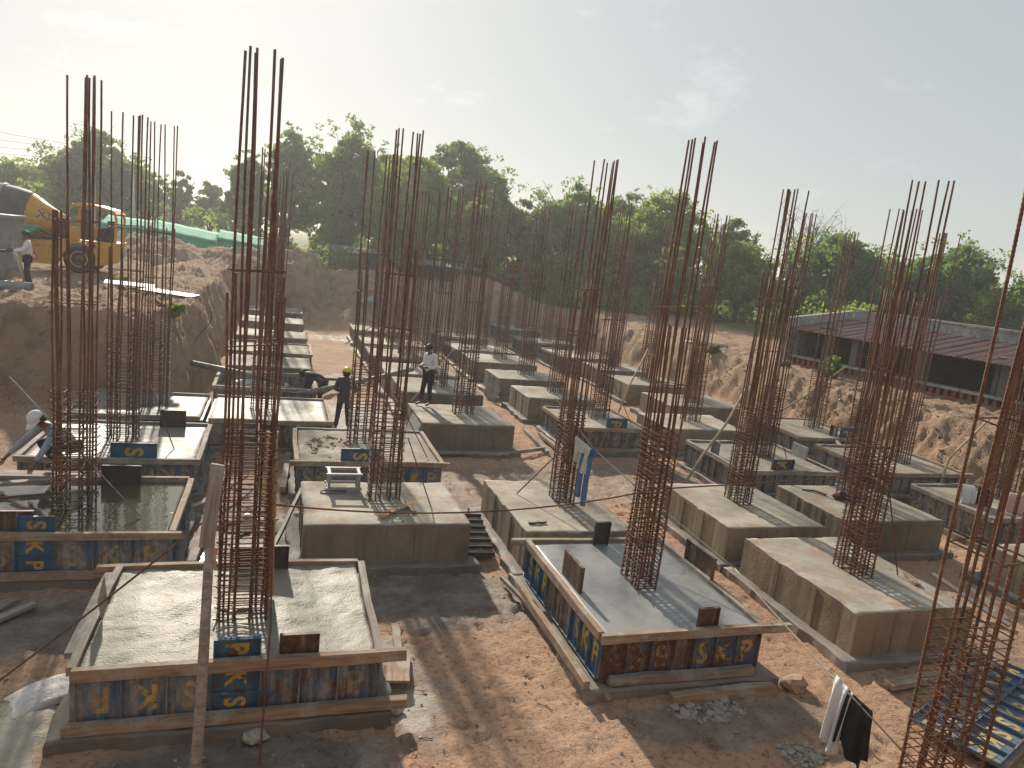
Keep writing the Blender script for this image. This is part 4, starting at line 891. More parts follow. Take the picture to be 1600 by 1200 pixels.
# pipes
G_P = 'pump pipes and drain pipes'
tagm(rod('pump_pipe', [(-2.35, 22.4, 1.0), (-1.0, 22.0, .86), (.3, 21.6, .70)], .085, 'steel_grey', n=12), 'long grey pump pipe sloping down the left bank', 'pipe', G_P)
tagm(rod('pump_pipe', [(.9, 20.3, .72), (1.9, 20.6, .95), (2.9, 20.9, 1.15), (3.9, 21.2, 1.4)], .07, 'steel_grey', n=12), 'grey pump pipe beside the yellow helmet worker', 'pipe', G_P)
tagm(rod('pump_pipe', [(1.4, 23.0, .15), (2.3, 24.8, .2)], .07, 'steel_grey', n=12), 'short pipe lying on the floor behind the bent worker', 'pipe', G_P)
tagm(rod('pump_pipe', [(1.25, 25.3, .15), (4.2, 25.7, .12)], .05, 'steel_dark', n=10), 'thin dark pipe lying across the floor behind the workers', 'pipe', G_P)
tagm(rod('branch_pole', [(3.3, 16.92, .08), (4.4, 17.0, .1), (5.4, 16.85, .12), (6.9, 17.6, .1)], .05, 'timber_grey', n=8), 'crooked grey pole on the floor before the white shirt man', 'pole')
def open_pipe(label, p0, p1, r):
    mb = MB(); L = (Vector(p1) - Vector(p0)).length; Mx = frame(p0, p1) @ Matrix.Rotation(math.pi / 2, 4, 'Y')
    n = 16; vs = []; fs = []
    for (rr, z) in ((r, 0), (r, L), (r * .82, L), (r * .82, 0)):
        for k in range(n): vs.append((rr * math.cos(2 * math.pi * k / n), rr * math.sin(2 * math.pi * k / n), z))
    for i in range(4):
        for k in range(n): fs.append((i * n + k, i * n + (k + 1) % n, ((i + 1) % 4) * n + (k + 1) % n, ((i + 1) % 4) * n + k))
    mb.add(vs, fs); tagm(mkobj('drain_pipe', mb.mesh('drain_pipe', True), 'galvanised', Mx), label, 'pipe', G_P)
zp = hz(5.3, 43.3)
open_pipe('concrete pipe end sticking out of the earth heap', (4.5, 42.6, hz(4.5, 42.6) + .1), (6.1, 43.4, hz(5.5, 43.4) + .0), .24)
open_pipe('light grey pipe lying at the foot of the man by the mixer', (-8.9, 24.6, hz(-8.9, 24.6) + .12), (-6.7, 24.3, hz(-6.7, 24.3) + .12), .15)
open_pipe('pale pipe lying on the top of the right bank', (18.5, 31.2, hz(18.5, 31.2) + .12), (20.3, 29.8, hz(20.3, 29.8) + .12), .09)
hs = [( -6.2 + .25 * i, 30.5 - .55 * i + .3 * math.sin(i * .9), 0) for i in range(14)]
tagm(rod('hose', [(a, b, hz(a, b) + .05) for a, b, _ in hs], .04, 'rubber', n=8), 'black water hose snaking over the upper ground near the mixer', 'hose')
hs = [(-1.95 - .05 * i, 24.5 - .12 * i, 2.3 - .2 * i) for i in range(11)]
tagm(rod('cable', [(a + .12 * math.sin(i), b, max(c, .1) + .03) for i, (a, b, c) in enumerate(hs)], .014, 'rubber'), 'thin black cable hanging down the left bank corner', 'cable')

# cement bag, stones, rubble
def lump(name, loc, s, mat, seed, label, cat, group, flat=1.0):
    bm = bmesh.new(); bmesh.ops.create_icosphere(bm, subdivisions=2, radius=1.0); rs = random.Random(seed)
    for v in bm.verts:
        q = v.co; k = 1 + .35 * (float(vnoise(np.array([q.x * 2 + seed]), np.array([q.y * 2 + q.z * 3]))[0]) - .5) * 2
        v.co = Vector((q.x * s[0], q.y * s[1], q.z * s[2])) * k
    me_ = bpy.data.meshes.new(name); bm.to_mesh(me_); bm.free()
    return meta(mkobj(name, me_, mat, Matrix.Translation(loc)), label, cat, group)
G_S = 'loose stones on the pit floor'
for i, (x, y, s, lab) in enumerate([(.02, 6.98, .13, 'pale rock lying in front of the bumpy cream slab'), (1.45, 7.25, .12, 'grey cement lump at the right corner of the cream slab'), (3.25, 13.2, .13, 'grey cement lump beside the crumbly formwork corner'),
                                    (6.55, 7.0, .2, 'brown clod at the right corner of the wet slab'), (.45, 12.2, .12, 'dark clod left of the footing with the crate'), (6.55, 12.6, .1, 'stone on the sand right of the jeans'), (3.5, 13.6, .12, 'broken cement lump between crate footing and jeans footing')]):
    lump('rock', (x, y, hz(x, y) + s * .3), (s, s * .8, s * .55), 'stone' if i != 3 else 'stone_brown', i + 3, lab, 'rock', G_S)
def rubble(name, label, cx, cy, rx, ry, n, smin, smax, mat, kind='stuff', zoff=0.0, flat=.5):
    rs = random.Random(int(cx * 100) + n); mb = MB(); xs = []; ys = []
    for _ in range(n):
        a = rs.uniform(0, 6.283); q = math.sqrt(rs.random()); xs.append(cx + rx * q * math.cos(a)); ys.append(cy + ry * q * math.sin(a))
    zs = height(np.array(xs), np.array(ys))
    for x, y, z in zip(xs, ys, zs):
        s = smin + (smax - smin) * rs.random() ** 5; e = Euler((rs.uniform(-.5, .5), rs.uniform(-.5, .5), rs.uniform(0, 6))).to_matrix()
        vs = [e @ Vector((a * s * rs.uniform(.6, 1.2), b * s * rs.uniform(.6, 1.2), c * s * flat * rs.uniform(.6, 1.2))) + Vector((x, y, z + s * flat * .4 + zoff)) for a in (-1, 1) for b in (-1, 1) for c in (-1, 1)]
        mb.add(vs, [(0, 1, 3, 2), (4, 6, 7, 5), (0, 4, 5, 1), (2, 3, 7, 6), (0, 2, 6, 4), (1, 5, 7, 3)])
    o = mkobj(name, mb.mesh(name), mat, Matrix()); meta(o, label, None, None, kind); return o
rubble('rubble', 'grey broken cement chips before the wet slab', 5.15, 6.72, .5, .2, 160, .012, .06, 'stone')
rubble('rubble', 'small heap of grey chips at the bottom edge', 5.75, 5.85, .3, .2, 130, .012, .045, 'stone')
rubble('pebbles', 'small clods and pebbles scattered over the pit floor', 5.5, 12, 11, 9, 5200, .004, .022, 'stone_brown')
rubble('pebbles', 'grey cement crumbs scattered round the slabs', 3.0, 9.0, 5, 4, 1100, .004, .018, 'stone')
rubble('clods', 'loose clods fallen along the foot of the banks', -3.5, 20.0, 5, .9, 700, .012, .06, 'stone_brown')
rubble('clods', 'loose clods along the foot of the right bank', 18.2, 18, .9, 9, 900, .012, .07, 'stone_brown')
rubble('clods', 'clods lying on the spoil heap', 3, 43.5, 9, 3, 1500, .015, .07, 'stone_brown')
rubble('clods', 'clods and litter over the upper left ground', -6, 27, 5, 6, 1300, .012, .07, 'stone_brown')
mb = MB(); N = 16; vs = []; fs = []
for j in range(11):
    for i in range(N + 1):
        u, v_ = i / N, j / 10; zt = .05 + .05 * math.sin(math.pi * u) ** .6 * math.sin(math.pi * v_) ** .6 + .035 * float(fbm(np.array([u * 5.]), np.array([v_ * 4.]), 3, 1.2)[0])
        vs.append(((u - .5) * .62, (v_ - .5) * .44 + .05 * math.sin(4 * u), zt + (.05 * u)))
for j in range(10):
    for i in range(N): a = j * (N + 1) + i; fs.append((a, a + 1, a + N + 2, a + N + 1))
ring = list(range(N + 1)) + [(N + 1) * k + N for k in range(1, 11)] + [(N + 1) * 10 + i for i in range(N - 1, -1, -1)] + [(N + 1) * k for k in range(9, 0, -1)]
b0 = len(vs)
for i in ring: vs.append((vs[i][0], vs[i][1], -.02))
for i in range(len(ring)): fs.append((b0 + i, b0 + (i + 1) % len(ring), ring[(i + 1) % len(ring)], ring[i]))
mb.add(vs, fs)
tagm(mkobj('cement_bag', mb.mesh('cement_bag', True), 'sack_white', Matrix.Translation((-2.13, 7.97, hz(-2.1, 8) + .02)) @ Matrix.Rotation(.55, 4, 'Z') @ Matrix.Rotation(-.16, 4, 'Y') @ Matrix.Diagonal((1, 1, .55, 1))), 'crumpled empty white cement bag on the ground at lower left', 'bag')
lump('rag', (11.5, 12.0, ZT + .06), (.2, .14, .09), 'cloth_maroon', 11, 'crumpled maroon rag on a bare footing', 'rag', None)
lump('plastic_bag', (10.2, 9.3, hz(10.2, 9.3) + .05), (.18, .1, .05), 'cloth_white', 13, 'white plastic bag on the ground beside the large bare footing', 'bag', None)
lump('plastic_bag', (-.3, 22.0, .55), (.9, .4, .16), 'sack_white', 19, 'white plastic sheet bunched under the pump pipe', 'sheet', None)
lump('paper_scrap', (.0, 12.6, .12), (.22, .08, .05), 'cloth_white', 23, 'white paper scrap in the gully behind the grey prop', 'scrap', None)
lump('cloth_heap', (1.55, 17.3, .2), (.3, .3, .18), 'concrete_damp', 29, 'grey mud heap behind the crumbly formwork', 'heap', None)

# ------------------------------------------------------------------ washing hung on the rods
def drape(name, parent, mat, p0, p1, front, back, thick=.006, fold=.03, seed=1, taper=1.0, hem=0.0, nf=4.0):
    """cloth folded over a line p0-p1: hangs `front` metres on the near side and `back` on the far side"""
    p0 = Vector(p0); p1 = Vector(p1); x = (p1 - p0); x.z *= .6; L = (p1 - p0).length; xh = (p1 - p0).normalized(); nrm = Vector((xh.y, -xh.x, 0)).normalized()
    if nrm.y > 0: nrm = -nrm
    rs = random.Random(seed); ph = rs.uniform(0, 6); N = 22; rows = []
    K = [(-1, i / 9) for i in range(9, 0, -1)] + [(0, 0)] + [(1, i / 12) for i in range(1, 13)]
    for sgn, t in K:
        r_ = []
        for i in range(N + 1):
            u = i / N; base = p0.lerp(p1, u); drop = (front if sgn > 0 else back) * t * (1 + hem * math.sin(u * 3.1 + seed))
            k = 1 + (taper - 1) * t; q = p0.lerp(p1, .5 + (u - .5) * k)
            base = Vector((q.x, q.y, base.z)) if sgn else base
            off = (.02 + fold * (t ** .7) * (.6 + math.sin(u * nf * 6.283 + ph + t * 1.2) + .4 * math.sin(u * nf * 11 + ph * 2))) * (1 if sgn > 0 else -1) if sgn else 0
            r_.append(base + nrm * off - Vector((0, 0, drop)) + Vector((0, 0, .012 if sgn == 0 else 0)))
        rows.append(r_)
    mb = MB(); o0 = p0; vs = [q - o0 for r_ in rows for q in r_]; fs = []
    for j in range(len(rows) - 1):
        for i in range(N): a = j * (N + 1) + i; fs.append((a, a + 1, a + N + 2, a + N + 1))
    mb.add(vs, fs); o = mkobj(name, mb.mesh(name, True), mat, Matrix.Translation(o0), parent)
    s = o.modifiers.new('thickness', 'SOLIDIFY'); s.thickness = thick; return o
def trousers(label, top, width, L, mat, az, seed, name='trousers', waist_over=.18):
    t = thing(name, top, label, 'trousers', 'clothes hung out on the rods')
    ex = Vector((math.cos(az), math.sin(az), 0)); ey = Vector((-ex.y, ex.x, 0)); top = Vector(top); rs = random.Random(seed)
    drape('waist', t, mat, top - ex * width / 2, top + ex * width / 2, waist_over, waist_over * .9, .01, .015, seed)
    for s in (-1, 1):
        mb = MB(); n = 12; vs = []; fs = []; K = 14
        for j in range(K + 1):
            u = j / K; c = ex * (s * width * .27 * (1 + .1 * u)) - Vector((0, 0, waist_over * .6 + (L + s * .06) * u)) + ey * (-.045 + .02 * math.sin(3 * u + s))
            a_ = width * .25 * (1 - .25 * u); b_ = .038 + .012 * math.sin(9 * u + s)
            for k in range(n):
                th = 2 * math.pi * k / n; wv = 1 + .13 * math.sin(th * 3 + 5 * u + s)
                vs.append(c + ex * math.cos(th) * a_ * wv + ey * math.sin(th) * b_ * wv)
        for j in range(K):
            for k in range(n): fs.append((j * n + k, j * n + (k + 1) % n, (j + 1) * n + (k + 1) % n, (j + 1) * n + k))
        fs.append(tuple(range(n))); fs.append(tuple(K * n + k for k in range(n))); mb.add(vs, fs); mbobj('trouser_leg', mb, mat, t, True)
    return t
trousers('blue jeans hung on rope against the rebar cage', (5.23, 11.28, 1.93), .26, .85, 'denim', R(-62), 3, 'jeans')
o = drape('shirt', None, 'cloth_cream', (5.08, 11.52, 2.06), (5.24, 11.18, 1.93), .42, .34, .008, .045, 5, .8, .12, 3); meta(o, 'cream shirt bunched over the waist of the jeans', 'shirt', 'clothes hung out on the rods')
o = drape('trousers', None, 'cloth_black', (6.03, 5.66, .88), (6.13, 5.40, .79), .66, .55, .010, .06, 4, 1.15, .16, 1.7); meta(o, 'black trousers hung on the rope at the bottom right', 'trousers', 'clothes hung out on the rods')
o = drape('shirt', None, 'cloth_white', (6.03, 5.86, .94), (6.04, 5.60, .87), .68, .5, .008, .05, 6, .85, .15, 2.2); meta(o, 'white shirt hung left of the black trousers', 'shirt', 'clothes hung out on the rods')
tagm(rod('clothes_line', sag((13.0, 11.9, 1.25), (14.95, 12.0, 1.10), .02, 6) + sag((14.95, 12.0, 1.1), (16.4, 10.3, 1.30), .05, 8), .008, 'rebar_rust'), 'thin line of washing before the right formwork', 'rope', G_ROD)
o = drape('shirt', None, 'cloth_white', (14.72, 11.95, 1.12), (15.05, 11.9, 1.08), .50, .45, .008, .05, 8, 1.1, .1, 2); meta(o, 'small white shirt hung before the right formwork', 'shirt', 'clothes hung out on the rods')
trousers('dark trousers hung beside the small white shirt', (15.2, 11.75, 1.08), .30, .75, 'cloth_black', R(-45), 7)
o = drape('towel', None, 'cloth_pink', (15.42, 11.38, 1.12), (15.75, 11.05, 1.17), .95, .8, .008, .03, 9, 1.0, .05, 2.5); meta(o, 'pink towel hung behind the nearest cage', 'towel', 'clothes hung out on the rods')
o = drape('cloth', None, 'cloth_maroon', (15.82, 11.0, 1.16), (16.05, 10.75, 1.19), .9, .8, .008, .03, 10, 1.0, .08, 2); meta(o, 'maroon patterned cloth beside the pink towel', 'cloth', 'clothes hung out on the rods')

# ------------------------------------------------------------------ people
def skinmesh(name, joints, edges, mat, parent, M, root=0, sub=2):
    me_ = bpy.data.meshes.new(name); me_.from_pydata([tuple(j[0]) for j in joints], edges, []); me_.update()
    o = mkobj(name, me_, mat, M, parent)
    md = o.modifiers.new('skin', 'SKIN'); md.use_smooth_shade = True
    sv = me_.skin_vertices[0].data if len(me_.skin_vertices) else None
    for i, j in enumerate(joints):
        r_ = j[1]; sv[i].radius = (r_, r_) if not isinstance(r_, tuple) else r_
        sv[i].use_root = (i == root)
    ss = o.modifiers.new('subdiv', 'SUBSURF'); ss.levels = sub; ss.render_levels = sub
    return o
def person(label, loc, rz, J, shirt, trouser, shoes='skin', head='hair', sleeve='long', group='workers on the site'):
    """J: joint positions in the person's frame (facing -Y)"""
    t = thing('person', loc, label, 'person', group, rz); M = W[t]; V = {k: Vector(v) for k, v in J.items()}
    js, es, ix = [], [], {}
    def add(k, p, r_, par=None):
        ix[k] = len(js); js.append((p, r_))
        if par is not None: es.append((ix[par], ix[k]))
    add('pelvis', V['pelvis'], .11); add('spine', V['pelvis'].lerp(V['chest'], .5), .105, 'pelvis'); add('chest', V['chest'], .12, 'spine')
    add('neck', V['neck'], .052, 'chest'); hd = (V['head'] - V['neck']).normalized()
    fw = V.get('face', Vector((0, -1, 0))).normalized(); fw = (fw - hd * fw.dot(hd)).normalized()
    add('jaw', V['neck'] + hd * .075 + fw * .025, .060, 'neck'); add('skull', V['head'], .088, 'jaw'); add('crown', V['head'] + hd * .07 - fw * .012, .068, 'skull')
    for s in 'LR':
        sg = 1 if s == 'L' else -1
        add('sh' + s, V['sh' + s], .062, 'chest'); add('el' + s, V['el' + s], .042, 'sh' + s); add('wr' + s, V['wr' + s], .029, 'el' + s)
        d = (V['wr' + s] - V['el' + s]).normalized(); hn = V.get('hand' + s, d).normalized(); side = hn.orthogonal().normalized()
        pl = V['wr' + s] + hn * .06; add('palm' + s, pl, (.036, .018), 'wr' + s)
        cr_ = hn.cross(side).normalized()
        for f in range(4):
            off = side * (.027 - .018 * f); ln = [.062, .072, .068, .052][f]
            add(f'fa{s}{f}', pl + hn * .045 + off, .0088, 'palm' + s); add(f'fb{s}{f}', pl + hn * (.045 + ln * .5) + off + cr_ * .012, .008, f'fa{s}{f}'); add(f'fc{s}{f}', pl + hn * (.045 + ln * .85) + off + cr_ * .034, .0068, f'fb{s}{f}')
        add('ta' + s, pl + side * .042 - hn * .01, .0095, 'palm' + s); add('tb' + s, pl + side * .062 + hn * .03 + cr_ * .012, .0085, 'ta' + s)
        add('hip' + s, V['hip' + s], .088, 'pelvis'); add('kn' + s, V['kn' + s], .056, 'hip' + s); add('an' + s, V['an' + s], .036, 'kn' + s)
        add('to' + s, V['to' + s], .034, 'an' + s)
    skinmesh('body', js, es, 'skin', t, M)
    # clothes follow the same joints a little outside
    def part(name, keys, links, mat, grow, over={}):
        jj = []; jx = {}
        for k in keys:
            p, r_ = js[ix[k]]; r_ = r_ if not isinstance(r_, tuple) else r_[0]; jx[k] = len(jj); jj.append((over.get(k, (p,))[0], over[k][1] if k in over and len(over[k]) > 1 else r_ + grow))
        return skinmesh(name, jj, [(jx[a], jx[b]) for a, b in links], mat, t, M)
    arm_end = lambda s: V['wr' + s].lerp(V['el' + s], .12) if sleeve == 'long' else V['el' + s].lerp(V['sh' + s], .25)
    ov = {'pelvis': (V['pelvis'] - (V['chest'] - V['pelvis']) * .12, .142)}
    keys = ['pelvis', 'spine', 'chest', 'neck']; ln = [('pelvis', 'spine'), ('spine', 'chest'), ('chest', 'neck')]; ov['neck'] = (V['chest'].lerp(V['neck'], .72), .070)
    ov['spine'] = (js[ix['spine']][0], .140); ov['chest'] = (V['chest'], .148)
    for s in 'LR':
        keys += ['sh' + s, 'el' + s]; ln += [('chest', 'sh' + s), ('sh' + s, 'el' + s)]
        if sleeve == 'long': keys += ['wr' + s]; ln += [('el' + s, 'wr' + s)]; ov['wr' + s] = (arm_end(s), .040)
        else: ov['el' + s] = (arm_end(s), .060)
    part('shirt', keys, ln, shirt, .018, ov)
    keys = ['pelvis']; ln = []; ov = {'pelvis': (V['pelvis'] + (V['chest'] - V['pelvis']) * .04, .125)}
    for s in 'LR':
        keys += ['hip' + s, 'kn' + s, 'an' + s]; ln += [('pelvis', 'hip' + s), ('hip' + s, 'kn' + s), ('kn' + s, 'an' + s)]; ov['an' + s] = (V['an' + s].lerp(V['kn' + s], .12), .058)
        ov['kn' + s] = (V['kn' + s], .070); ov['hip' + s] = (V['hip' + s], .105)
    part('trousers', keys, ln, trouser, .02, ov)
    if shoes != 'skin':
        for s in 'LR': skinmesh('shoe', [(V['an' + s] - Vector((0, 0, .03)), .05), (V['to' + s], .046)], [(0, 1)], shoes, t, M, 0, 2)
    # hair, cap or helmet
    xax = fw.cross(hd).normalized(); B = Matrix((xax, fw * -1, hd)).transposed().to_4x4(); B.translation = V['head']
    def dome(name, mat, r_, zcut, sy=1.12, brim=0.0, lift=.0):
        mb = MB(); n = 18; K = 8; vs = []; fs = []
        for j in range(K + 1):
            ph = (math.pi / 2) * (1 - j / K) - (zcut * (j / K))
            for k in range(n):
                th = 2 * math.pi * k / n; c = math.cos(ph) if j < K else math.cos(ph)
                wob = 1 + (.05 * math.sin(5 * th + j) if mat == 'hair' else 0)
                back = 1.0
                vs.append((r_ * c * math.cos(th) * wob, r_ * sy * c * math.sin(th) * wob + .012, r_ * 1.08 * math.sin(ph) + lift + (-.05 if (mat == 'hair' and j == K and math.sin(th) > .2) else 0)))
        for j in range(K):
            for k in range(n): fs.append((j * n + k, j * n + (k + 1) % n, (j + 1) * n + (k + 1) % n, (j + 1) * n + k))
        fs.append(tuple(range(n - 1, -1, -1))); fs.append(tuple(K * n + k for k in range(n)))
        mb.add(vs, fs); o_ = mbobj(name, mb, mat, t, True, M=M @ B)
        if brim:
            b2 = MB(); pv = []; m = 9
            for k in range(m):
                a = math.pi + math.pi * k / (m - 1); pv.append((r_ * .95 * math.cos(a), r_ * sy * .95 * math.sin(a) + .012, lift - .0)); pv.append((r_ * 1.05 * math.cos(a), (r_ * sy + brim) * math.sin(a), lift - .025))
            pv += [(a, b_, c - .008) for a, b_, c in pv]; fb = []
            q = 2 * m
            for k in range(m - 1):
                a = 2 * k; fb += [(a, a + 1, a + 3, a + 2), (q + a + 2, q + a + 3, q + a + 1, q + a), (a + 1, q + a + 1, q + a + 3, a + 3)]
            b2.add(pv, fb); mbobj('brim', b2, mat, o_, True, M=M @ B)
        return o_
    if head == 'hair': dome('hair', 'hair', .100, .02, 1.12, 0, .022)
    elif head == 'cap': dome('hair', 'hair', .098, .45, 1.1, 0, .0); dome('cap', 'cloth_white', .112, .05, 1.15, .085, .03)
    elif head == 'helmet': dome('hair', 'hair', .098, .5, 1.1, 0, .0); dome('helmet', 'helmet_yellow', .128, .06, 1.18, .05, .02)
    for s in (-1, 1):
        mb = MB(); mb.lathe([(.004, -.006), (.009, 0), (.004, .006)], 8); mbobj('eye', mb, 'eye_dark', t, True, M=M @ B @ Matrix.Translation((s * .033, -.088, -.005)))
        mb = MB(); mb.lathe([(.006, -.028), (.016, -.01), (.017, .012), (.006, .028)], 8); mbobj('ear', mb, 'skin', t, True, M=M @ B @ Matrix.Translation((s * .088, .015, -.012)) @ Matrix.Diagonal((.5, 1, 1, 1)))
    mb = MB(); mb.lathe([(.004, -.022), (.017, -.014), (.011, .004), (.006, .022)], 8); mbobj('nose', mb, 'skin', t, True, M=M @ B @ Matrix.Translation((0, -.095, -.028)) @ Matrix.Rotation(-.25, 4, 'X'))
    mb = MB(); mb.lathe([(.004, -.006), (.016, 0), (.004, .006)], 8); mbobj('mouth', mb, 'eye_dark', t, True, M=M @ B @ Matrix.Translation((0, -.088, -.062)) @ Matrix.Diagonal((1.3, .4, .6, 1)))
    return t
ST = {'pelvis': (0, .0, .93), 'chest': (0, .0, 1.30), 'neck': (0, -.01, 1.45), 'head': (0, -.03, 1.585), 'face': (0, -1, -.1),
      'shL': (.17, .01, 1.38), 'shR': (-.17, .01, 1.38), 'elL': (.23, .04, 1.10), 'elR': (-.23, .04, 1.10), 'wrL': (.24, -.06, .87), 'wrR': (-.24, -.06, .87),
      'hipL': (.09, 0, .90), 'hipR': (-.09, 0, .90), 'knL': (.10, -.02, .50), 'knR': (-.10, -.02, .50), 'anL': (.10, .03, .09), 'anR': (-.10, .03, .09), 'toL': (.12, -.13, .035), 'toR': (-.12, -.13, .035)}
def pose(**k): d = dict(ST); d.update(k); return d
person('man in white shirt and black trousers standing on a bare footing', (3.98, 19.25, ZT), R(-62), pose(head=(0, -.07, 1.57), face=(0, -1, -.75), elL=(.25, .02, 1.10), elR=(-.25, .0, 1.10), wrL=(.12, -.22, 1.08), wrR=(-.10, -.24, 1.10), handL=(-1, -.3, 0), handR=(1, -.3, 0), anR=(-.11, -.12, .09), toR=(-.13, -.28, .035), knR=(-.10, -.08, .50)),
       'cloth_white', 'cloth_black', head='hair')
person('worker in yellow helmet and navy clothes seen from behind', (1.78, 19.05, hz(1.78, 19.05)), R(165), pose(pelvis=(0, .02, .91), chest=(0, -.05, 1.28), neck=(0, -.08, 1.43), head=(0, -.11, 1.56), face=(0, -1, -.3), anL=(.17, .08, .09), toL=(.19, -.08, .035), knL=(.14, .0, .50), anR=(-.14, -.05, .09), toR=(-.16, -.2, .035), elR=(-.28, -.05, 1.12), wrR=(-.2, -.28, 1.05), elL=(.26, -.1, 1.10), wrL=(.16, -.32, 1.02)),
       'cloth_navy', 'cloth_navy', shoes='rubber', head='helmet')
person('dark clothed worker bending over the pump pipe', (1.25, 21.15, hz(1.3, 21.1)), R(-80), pose(pelvis=(0, .12, .88), chest=(0, -.20, 1.10), neck=(0, -.33, 1.13), head=(0, -.46, 1.10), face=(0, -.5, -1), shL=(.17, -.22, 1.10), shR=(-.17, -.22, 1.10), elL=(.2, -.30, .84), elR=(-.2, -.30, .84), wrL=(.12, -.38, .60), wrR=(-.12, -.38, .60), hipL=(.09, .1, .85), hipR=(-.09, .1, .85), knL=(.11, .0, .47), knR=(-.11, .05, .47), anL=(.12, .02, .09), anR=(-.12, .12, .09), toR=(-.13, -.04, .035)),
       'cloth_black', 'cloth_navy', shoes='rubber', head='hair')
person('man in white shirt working beside the grey hopper', (-7.12, 25.4, hz(-7.12, 25.4)), R(-72), pose(head=(0, -.04, 1.58), elL=(.22, -.12, 1.14), elR=(-.22, -.10, 1.14), wrL=(.16, -.40, 1.10), wrR=(-.16, -.36, 1.12), handL=(0, -1, 0), handR=(0, -1, 0), anL=(.12, .1, .09), toL=(.13, -.06, .035)),
       'cloth_white', 'cloth_black', shoes='rubber', head='hair')
person('crouching worker in white cap and grey blue shirt', (-3.28, 13.18, ZT + .02), R(-48), pose(pelvis=(0, .22, .42), chest=(0, -.10, .72), neck=(0, -.23, .82), head=(0, -.33, .91), face=(0, -1, -.55), shL=(.17, -.12, .76), shR=(-.17, -.12, .76), elL=(.27, -.32, .52), elR=(-.30, -.35, .52), wrL=(.30, -.52, .28), wrR=(-.36, -.60, .26), handL=(.1, -.6, -1), handR=(-.1, -.8, -1), hipL=(.1, .2, .40), hipR=(-.1, .2, .40), knL=(.2, -.2, .48), knR=(-.2, -.2, .48), anL=(.17, .06, .1), anR=(-.17, .06, .1), toL=(.2, -.10, .035), toR=(-.2, -.10, .035)),
       'cloth_bluegrey', 'cloth_black', shoes='rubber', head='cap')
tagm(beam('screed_board', (-4.5, 12.2, .80), (-2.6, 12.75, .80), .12, .05, 'timber_grey'), 'muddy screed board under the hands of the capped worker', 'board')
tagm(beam('plank', (-4.4, 13.15, .70), (-2.4, 13.15, .72), .28, .04, 'timber_grey'), 'plank bridge under the feet of the capped worker', 'plank', 'loose planks and timbers')

# ------------------------------------------------------------------ self loading mixer truck on the upper ground
TX, TY = -7.34, 32.5; TZ = hz(TX, TY + .3)
tr = thing('mixer_truck', (TX, TY, TZ), 'yellow self loading concrete mixer truck with grey drum', 'truck')
def TB(name, mb, mat, parent=tr, smooth=False, M=None): return mbobj(name, mb, mat, parent, smooth, M=M if M is not None else W[tr])
def wheel(x, y):
    Mx = W[tr] @ Matrix.Translation((x, y, .56)) @ Matrix.Rotation(math.pi / 2, 4, 'X')
    wh = bpy.data.objects.new('wheel', None); COL.objects.link(wh); setw(wh, Mx, tr)
    mb = MB(); mb.lathe([(.30, -.2), (.46, -.21), (.545, -.17), (.56, -.06), (.56, .06), (.545, .17), (.46, .21), (.30, .2)], 28); mbobj('tyre', mb, 'rubber', wh, True, M=Mx)
    mb = MB(); mb.lathe([(.06, .23), (.12, .225), (.14, .17), (.24, .15), (.28, .215), (.31, .215), (.31, .10), (.10, .10)], 20); mbobj('rim', mb, 'truck_yellow', wh, True, M=Mx)
    mb = MB(); mb.lathe([(.11, .10), (.11, .27), (.08, .29)], 12); mbobj('hub', mb, 'steel_dark', wh, True, M=Mx)
for x in (0, -3.1):
    for y in (0, 1.9): wheel(x, y)
mb = MB(); mb.box(-4.6, .9, .35, 1.55, .55, .85); TB('chassis', mb, 'steel_dark')
mb = MB(); mb.prism([(-2.3, .28), (-.78, .28), (-.62, .62), (-.2, 1.15), (-.2, 1.25), (-1.0, 1.18), (-2.4, 1.10), (-2.5, .9)], -.28, .1); TB('side_tank', mb, 'truck_yellow')
for x in (-2.1, -1.45, -.95):
    mb = MB(); mb.box(x, x + .2, -.284, -.2805, .93, .98); TB('reflector', mb, 'decal_red')
mb = MB(); mb.prism([(-1.62, .42), (-1.32, .42), (-1.47, .72)], -.286, -.281); TB('triangle_mark', mb, 'decal_red')
mb = MB(); mb.prism([(-1.54, .47), (-1.40, .47), (-1.47, .62)], -.291, -.2865); TB('triangle_core', mb, 'sheet_white')
# front mudguard and deck
arc = [(.68 * math.cos(a), .56 + .68 * math.sin(a)) for a in np.linspace(math.pi * .92, math.pi * .06, 12)]; arc2 = [(.60 * math.cos(a), .56 + .60 * math.sin(a)) for a in np.linspace(math.pi * .06, math.pi * .92, 12)]
mb = MB(); mb.prism(arc + arc2, -.26, .24); TB('mudguard', mb, 'truck_yellow')
mb = MB(); mb.box(-.65, 1.3, -.05, 1.9, 1.16, 1.28); TB('deck', mb, 'truck_yellow')
mb = MB(); mb.prism([(.55, .35), (1.02, .42), (1.15, .8), (1.25, 1.16), (.55, 1.16)], -.15, 1.8); TB('front_box', mb, 'truck_yellow')
